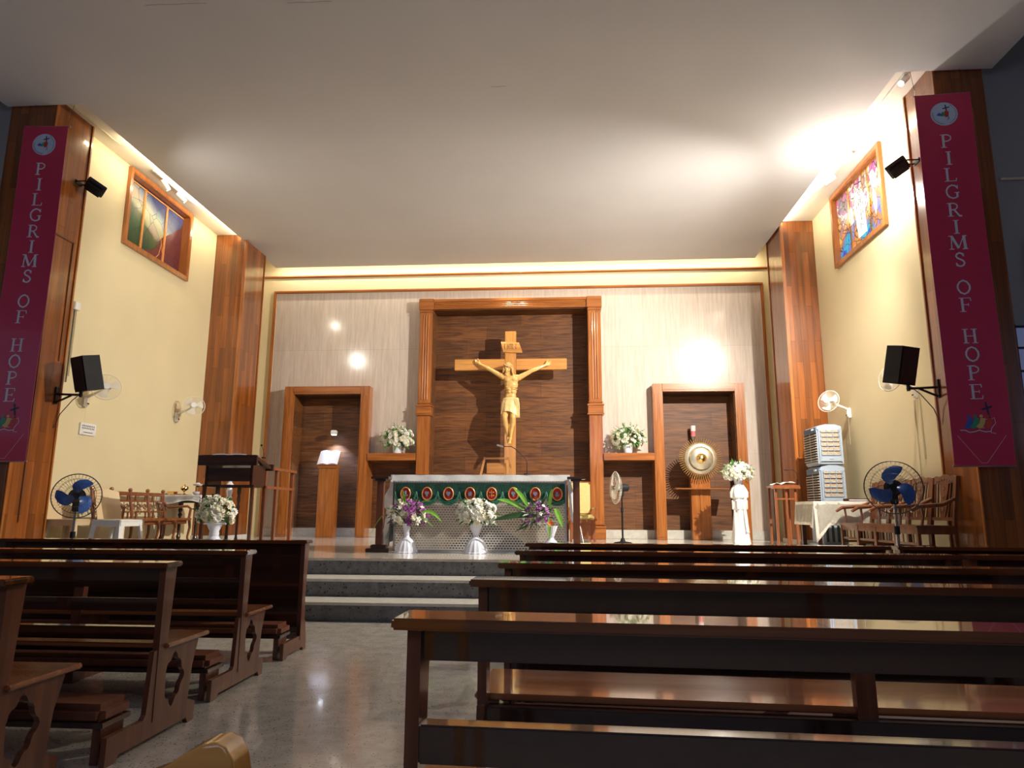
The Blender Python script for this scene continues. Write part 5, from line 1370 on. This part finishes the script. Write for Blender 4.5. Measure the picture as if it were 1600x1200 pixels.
def armchair(lab, loc, rz):
    t = thing('carved_armchair', lab, 'chair', loc, rz, 'carved wooden armchairs by the right pillar')
    MB().box(-.26, .26, -.25, .23, .40, .435, .01).build('seat', M['chair'], t)
    MB().box(-.24, .24, -.235, -.215, .33, .40, .003).box(-.24, .24, .19, .21, .33, .40, .003).box(-.24, -.22, -.23, .2, .33, .40, .003).box(.22, .24, -.23, .2, .33, .40, .003).build('apron', M['chair'], t)
    for x in (-1, 1):
        MB().box(x*.235-.022, x*.235+.022, -.24, -.20, 0, .40, .004).build('leg', M['chair'], t)
        MB().box(x*.235-.02, x*.235+.02, .20, .24, 0, .44, .004).build('leg', M['chair'], t)
        MB().prism([(.20, .43), (.24, .43), (.33, 1.02), (.29, 1.02)], lambda a, b_, c: (c, a, b_), x*.235-.022, x*.235+.022).build('back_post', M['chair'], t)
        MB().tube([(x*.235, .27, .76), (x*.242, .10, .68), (x*.245, -.08, .665), (x*.245, -.20, .655), (x*.245, -.29, .60)], [.020, .024, .027, .026, .020], 8).build('armrest', M['chair'], t, True)
        MB().tube([(x*.235, -.17, .43), (x*.245, -.15, .54), (x*.245, -.16, .65)], [.018, .014, .018], 8).build('arm_support', M['chair'], t, True)
    B_ = lambda a, b_, c: (a, .215 + (b_-.44)*.155 + c, b_)
    cre = [(-.255, .93), (-.255, 1.01)] + [(-.22+.44*k/16, 1.015+.028*math.sin(PI*k/16)+.012*math.sin(PI*k/16*5)) for k in range(17)] + [(.255, 1.01), (.255, .93), (.15, .945), (0, .925), (-.15, .945)]
    mb = MB().prism(cre, B_, -.005, .025)
    for k in range(7): mb.ball(B_(-.15+.05*k, .975+.012*math.cos(k-3), -.008), .018, .008, .014, 8)
    mb.build('crest_rail', M['chair'], t, True)
    sp = [(-.045, .52), (-.075, .66), (-.05, .74), (-.08, .86), (-.085, .94), (.085, .94), (.08, .86), (.05, .74), (.075, .66), (.045, .52)]
    mb = MB().prism(sp, B_, .0, .016)
    for z in (.62, .70, .78, .88): mb.ball(B_(0, z, -.004), .024, .008, .026, 8)
    mb.build('splat', M['chair'], t, True)
    for x in (-1, 1):
        mb = MB(); stroke(mb, [(x*.10, .52), (x*.13, .94)], .016, B_, 0, .014); stroke(mb, [(x*.16, .52), (x*.185, .94)], .016, B_, 0, .014); mb.build('back_slat', M['chair'], t)
    MB().prism([(-.22, .49), (.22, .49), (.22, .53), (-.22, .53)], B_, 0, .02).build('lower_back_rail', M['chair'], t)
    mb = MB().box(-.235, .235, -.225, -.21, .20, .23).box(-.24, -.225, -.22, .22, .15, .18).box(.225, .24, -.22, .22, .15, .18).box(-.01, .01, -.22, -.21, .23, .33).box(-.12, -.10, -.22, -.21, .23, .33).box(.10, .12, -.22, -.21, .23, .33)
    mb.build('stretcher', M['chair'], t)
    return t
ac = armchair('carved wooden armchair nearest the near right pillar', (4.42, 9.0, PZ), math.radians(-86))
for y, lab in ((9.575, 'second carved armchair counted from the near right pillar'), (10.15, 'third carved armchair counted from the near right pillar'), (10.72, 'carved armchair standing closest to the cloth covered side table')):
    dup(ac, (4.42, y, PZ), math.radians(-86), lab)

# right stand, half hidden by the far pillar
t = thing('music_stand_rail', 'red brown open wooden stand left of the far right pillar', 'stand', (3.92, 13.0, PZ))
MB().box(-.16, .30, -.20, .30, 1.02, 1.06, .006).box(-.20, .30, -.23, -.18, .99, 1.03, .005).build('desk', M['redwood'], t)
for x, y in ((-.12, -.16), (.06, -.16), (.22, -.16), (-.12, .24), (.22, .24)):
    MB().box(x-.02, x+.02, y-.02, y+.02, 0, 1.02, .004).build('post', M['redwood'], t)
MB().box(-.12, .22, -.17, -.15, .80, .83, .003).build('cross_rail', M['redwood'], t)
o = MB().sheet([[Vector((x, y, .02+.10*max(0, (x+.05))+.02*math.sin(x*30+y*9))) for x in (-.08, .0, .08, .16, .24)] for y in (-.2, -.05, .1, .25)], .006).build('folded_cloth', M['creamcloth'], None, True)
o.location = (3.90, 13.0, PZ+1.068); tag(o, 'cream cloth folded on the open wooden stand at the right', 'cloth')
t = thing('gooseneck_microphone', 'black gooseneck microphone over the open wooden stand at the right', 'microphone', (4.19, 12.84, PZ+1.062))
MB().cyl((0, 0, .0), (0, 0, .10), .012, seg=8).build('base', M['black'], t)
MB().tube([(0, 0, .08), (0, 0, .22), (-.06, 0, .27), (-.16, 0, .27)], .005, 6).build('neck', M['blackmetal'], t, True)
MB().cyl((-.15, 0, .27), (-.21, 0, .265), .013, .010, 8).build('capsule', M['black'], t)

# ================================================================ pews
def end_panel(mb, x0, x1, h_seat=.44):
    out = [(-.36, .0), (-.36, .13), (-.08, .13), (-.06, .15), (-.035, .45), (.34, .45), (.41, .44), (.36, .30), (.34, .13), (.42, .10), (.42, 0), (.36, 0), (.34, .03), (-.26, .03), (-.28, 0)]
    cy, cz = .15, .285
    hole = []
    for k in range(36):
        a = 2*PI*k/36
        rr = 1 + .10*math.cos(4*a) + .09*math.cos(8*a)
        hole.append((cy + .02 + .095*rr*math.cos(a), cz - .01 + .12*rr*math.sin(a)))
    mb.prism(out, lambda a, b_, c: (c, a, b_), x0+.004, x1-.004, holes=[hole])
def pew(lab, loc, rz, L, aisle, rails, solid=False, group=None, mids=1, kneeler=True, seat=True, capd=.16, hgt=.91, end=True):
    """local x runs along the pew; rear face of the back at y=0, seat towards +y"""
    t = thing('church_pew', lab, 'pew', loc, rz, group)
    x0, x1 = (0, L) if aisle > 0 else (-L, 0)
    MB().box(x0-.03, x1+.03, -.05, capd-.05, hgt-.028, hgt, .006).build('book_ledge', M['ledge'], t)
    for x in (x0, x1-.035):
        MB().prism([(.0, .10), (.10, .10), (.075, .45), (.105, hgt-.028), (.0, hgt-.028)], lambda a, b_, c: (c, a, b_), x, x+.035).build('end_post', M['pew_v'], t)
    if solid:
        MB().box(x0+.035, x1-.035, .035, .055, .12, hgt-.028, .003).build('back_panel', M['pew'], t)
        MB().box(x0+.035, x1-.035, .02, .07, .10, .16, .004).build('lower_rail', M['pew'], t)
    else:
        for (za, zb) in rails:
            MB().box(x0+.035, x1-.035, .02 if zb > .7 else .0, .055 if zb > .7 else .06, za, zb, .004).build('back_rail', M['pew'], t)
    for i in range(mids):
        xm = x0 + (x1-x0)*(i+1)/(mids+1)
        MB().prism([(.03, .0), (.11, .0), (.085, .45), (.11, hgt-.03), (.05, hgt-.03)], lambda a, b_, c: (c, a, b_), xm-.035, xm+.035).build('middle_post', M['pew_v'], t)
    if seat and not solid:
        MB().box(x0-.02, x1+.02, .055, .49, .45, .474, .006).build('seat', M['seat'], t)
        MB().box(x0+.035, x1-.035, .40, .42, .36, .45, .003).build('seat_apron', M['pew'], t)
        for i in range(mids):
            xm = x0 + (x1-x0)*(i+1)/(mids+1)
            MB().box(xm-.02, xm+.02, .10, .40, .0, .44, .003).build('seat_support', M['pew_v'], t)
        for x in (x0, x1-.035):
            mb = MB(); end_panel(mb, x, x+.035); mb.build('end_panel', M['pew_v'], t)
    else:
        for x in (x0, x1-.035):
            MB().prism([(-.36, 0), (-.36, .13), (-.0, .13), (.0, .24), (.12, .24), (.16, .08), (.16, 0), (.10, 0), (.08, .03), (-.26, .03), (-.28, 0)], lambda a, b_, c: (c, a, b_), x+.004, x+.031).build('end_panel', M['pew_v'], t)
    if kneeler:
        MB().box(x0+.04, x1-.04, -.36, -.12, .175, .27, .03).build('kneeler_pad', M['pad'], t, True)
        MB().box(x0+.04, x1-.04, -.35, -.13, .165, .19, .003).build('kneeler_board', M['pew'], t)
        for x in (x0+.06, (x0+x1)/2, x1-.10):
            MB().box(x, x+.04, -.33, -.15, 0, .165, .003).build('kneeler_foot', M['pew_v'], t)
    return t
RG = 'right hand pews'; LG = 'left hand pews'
R2 = [(.77, .882), (.38, .44)]
pew('nearest right hand pew with its book ledge across the lower right', (-.39, 1.80, 0), -.045, 3.05, 1, [(.80, .882), (.565, .655)], group=RG)
pew('second right hand pew counted from the viewer', (-.33, 2.80, 0), -.055, 2.85, 1, R2, group=RG)
pew('third right hand pew counted from the viewer', (-.30, 3.68, 0), -.035, 2.85, 1, R2, group=RG)
pew('fourth right hand pew with a rounded gap before its neighbour', (-.29, 4.80, 0), -.03, 2.75, 1, R2, group=RG)
pew('front right hand pew closest to the altar steps', (-.28, 5.92, 0), -.03, 2.83, 1, R2, solid=True, group=RG)
pew('far right pew block at the front beyond the gap', (2.66, 5.84, 0), -.03, 2.75, 1, R2, solid=True, group='far right pew block')
pew('far right pew block in the second row from the steps', (2.58, 4.72, 0), -.03, 2.75, 1, R2, group='far right pew block')
pew('far right pew block in the third row from the steps', (2.72, 3.60, 0), -.03, 2.75, 1, R2, group='far right pew block')
R3 = [(.79, .882), (.64, .705), (.50, .565)]
pew('front left pew with a solid back panel before the altar steps', (-2.21, 5.98, 0), .02, 3.6, -1, R3, solid=True, group=LG, mids=2, hgt=.915)
pew('second left pew from the altar steps with a carved end panel', (-2.18, 4.78, 0), .015, 3.6, -1, R3, group=LG, mids=2, hgt=.895)
pew('third left pew from the altar steps with a carved end panel', (-2.10, 3.66, 0), .0, 3.6, -1, R3, group=LG, mids=2, hgt=.895)
pew('nearest left pew cut by the left edge of the picture', (-2.23, 2.74, 0), .0, 3.2, -1, R3, group=LG, mids=2, hgt=.895)
# varnished chair corner close to the viewer
t = thing('wooden_chair', 'amber varnished wooden chair with a rounded crest at the bottom edge', 'chair', (-.525, .93, 0), math.radians(0))
cres = [(-.24, .60), (-.27, .655), (-.25, .675), (-.14, .682), (-.05, .697), (.011, .719), (.048, .743), (.070, .754), (.088, .757), (.102, .751), (.112, .736), (.117, .715), (.114, .68), (.10, .64), (.09, .60)]
MB().prism(cres, lambda a, b_, c: (a*1.0, c, b_+.125), -.022, .028).build('crest_rail', M['amber'], t, True)
bv = t.children[-1].modifiers.new('round', 'BEVEL'); bv.width = .016; bv.segments = 4; bv.limit_method = 'ANGLE'; bv.angle_limit = 1.2
for x in (-.20, .07):
    MB().box(x-.018, x+.018, -.012, .018, 0, .735, .004).build('back_post', M['amber'], t)
    MB().box(x-.018, x+.018, -.36, -.33, 0, .42, .004).build('leg', M['amber'], t)
MB().box(-.24, .11, -.37, .02, .42, .445, .008).build('seat', M['amber'], t)
MB().box(-.10, -.04, -.004, .012, .44, .735, .003).build('splat', M['amber'], t)

# ================================================================ banners
def banner(lab, xc, y, ztop, zbot, w, tilt):
    t = thing('hanging_banner', lab, 'banner', (xc, y, zbot), tilt, 'crimson vertical banners on the near pillars')
    h_ = ztop-zbot
    def B(a, b_, c):      # gentle curl of vinyl
        return Vector((a, -c - .012*math.sin(b_/h_*PI*2.5) - .02*(a/w)**2, b_))
    rws = [[B(-w/2+w*k/8, h_*j/40, 0) for k in range(9)] for j in range(41)]
    MB().sheet(rws, .004).build('banner_sheet', M['ban_red'], t, True)
    mb = MB()
    for a in (-w*.5+.004, -w*.40, w*.40, w*.5-.004):
        for j in range(40):
            wd = .0045
            p_ = [B(a-wd, h_*j/40, .004), B(a+wd, h_*j/40, .004), B(a+wd, h_*(j+1)/40, .004), B(a-wd, h_*(j+1)/40, .004)]
            v = [mb.bm.verts.new(q_) for q_ in p_]; mb.bm.faces.new(v)
    fd = lambda a, b_, c: B(a, b_, c)
    stroke(mb, [(-w*.40, .34), (-.03, .03), (.03, .03), (w*.40, .34)], .004, fd, .003, .0045)
    mb.build('border_line', M['ban_line'], t)
    # emblem disc
    dc = h_ - .27
    mb = MB()
    mb.prism([(.155*math.cos(2*PI*k/36), dc+.155*math.sin(2*PI*k/36)) for k in range(36)], fd, .004, .008)
    disc = mb.build('emblem_disc', M['ban_disc'], t)
    mb = MB()
    stroke(mb, [(.035, dc-.01), (.02, dc+.12)], .014, fd, .009, .010); stroke(mb, [(-.015, dc+.07), (.065, dc+.088)], .014, fd, .009, .010)
    stroke(mb, [(.04, dc-.01), (.05, dc-.07), (.03, dc-.08)], .007, fd, .009, .010)
    for k in range(26):
        a = PI*(.95 + 1.1*k/26) if k < 13 else PI*(-.35+.7*(k-13)/13)
        mb.prism([((.128+dr)*math.cos(a+da), dc+(.128+dr)*math.sin(a+da)) for dr, da in ((0, 0), (.014, 0), (.014, .05), (0, .05))], fd, .009, .010)
    mb.build('dark_print', M['p_dark'], disc)
    mb = MB(); mb.prism([(-.09, dc-.01), (-.06, dc+.02), (-.03, dc-.0), (-.03, dc-.03), (-.08, dc-.02)], fd, .009, .010); mb.build('blue_figure', M['p_blue'], disc)
    mb = MB(); mb.prism([(-.035, dc-.03), (-.03, dc+.02), (-.005, dc+.03), (.005, dc-.03)], fd, .009, .010); mb.build('green_figure', M['p_green'], disc)
    mb = MB(); mb.prism([(.005, dc-.035), (.0, dc+.03), (.03, dc+.045), (.055, dc+.02), (.045, dc-.03), (.02, dc-.05)], fd, .011, .012); mb.build('red_figure', M['p_red'], disc)
    # lettering
    top = h_
    # letter baselines measured down from the banner top, as fractions of the height
    seq = [('P', .118), ('I', .167), ('L', .214), ('G', .262), ('R', .312), ('I', .360), ('M', .403), ('S', .450), ('O', .525), ('F', .572), ('H', .655), ('O', .702), ('P', .750), ('E', .798)]
    for ch, fr in seq:
        lw, lh = (.205 if ch == 'M' else .165), .172
        mb = MB(); glyph(mb, ch, -lw/2, top*(1-fr)-lh-.0, lw, lh, fd, .004, .006); mb.build('letter', M['ban_text'], t)
    # boat emblem
    s = MB(); bz = .42
    for (ox, mname, nm) in ((-.16, 'p_blue', 'blue_figure'), (-.095, 'p_green', 'green_figure'), (-.03, 'p_yellow', 'yellow_figure'), (.04, 'p_red', 'red_figure')):
        mb = MB()
        mb.prism([(ox-.02, bz+.02), (ox+.02, bz+.06), (ox+.035, bz+.12), (ox+.085, bz+.115), (ox+.08, bz+.07), (ox+.055, bz+.01), (ox+.02, bz-.005)], fd, .005+ox*.002, .007+ox*.002)
        mb.prism([(ox+.045+.018*math.cos(2*PI*k/12), bz+.14+.018*math.sin(2*PI*k/12)) for k in range(12)], fd, .005, .007)
        mb.build(nm, M[mname], t)
    mb = MB()
    stroke(mb, [(.105, bz+.10), (.075, bz+.30)], .020, fd, .005, .007); stroke(mb, [(.03, bz+.215), (.14, bz+.25)], .020, fd, .005, .007)
    mb.build('dark_cross', M['p_dark'], t)
    mb = MB()
    stroke(mb, [(-.22, bz-.02), (-.17, bz-.02), (-.12, bz-.045), (-.06, bz-.035), (-.02, bz-.02), (.04, bz-.04), (.10, bz-.035)], .010, fd, .005, .007)
    stroke(mb, [(.09, bz+.09), (.15, bz+.12), (.16, bz+.06), (.11, bz-.0), (.10, bz-.05), (.15, bz-.06)], .006, fd, .005, .007)
    stroke(mb, [(.02, bz-.0), (.06, bz+.02), (.10, bz+.07), (.105, bz+.115), (.05, bz+.10)], .005, fd, .005, .007)
    mb.build('wave_line', M['ban_text'], t)
    MB().cyl((-w/2-.01, .008, h_+.005), (w/2+.01, .008, h_+.005), .012, seg=8).build('top_rod', M['steel'], t)
    MB().cyl((-w/2-.01, .008, -.005), (w/2+.01, .008, -.005), .010, seg=8).build('bottom_rod', M['steel'], t)
    mb = MB()
    for a in (-w/2+.03, w/2-.03): mb.cyl((a, .008, h_), (a, .09, 6.70-zbot), .003, seg=5)
    mb.build('hanging_cord', M['cable'], t)
    return t
banner('crimson banner with vertical lettering on the near left pillar', -6.98, 8.22, 6.31, 1.76, .60, math.radians(4))
banner('crimson banner with vertical lettering on the near right pillar', 4.755, 8.22, 6.30, 1.70, .64, math.radians(-4))

# dim things at the right edge of the nave
t = thing('wall_television', 'dark television screen at the extreme right edge', 'television', (5.92, 8.40, 4.05))
MB().box(-.22, .6, -.02, .06, -.40, .40, .01).build('casing', M['black'], t); MB().box(-.20, .58, -.025, -.018, -.38, .38).build('screen', M['darkscreen'], t)
tag(MB().tube([(5.5, 8.48, 5.28), (7.5, 8.48, 5.28)], .018, 6).build('wall_conduit', M['conduit']), 'thin horizontal conduit on the dim right nave wall', 'conduit')
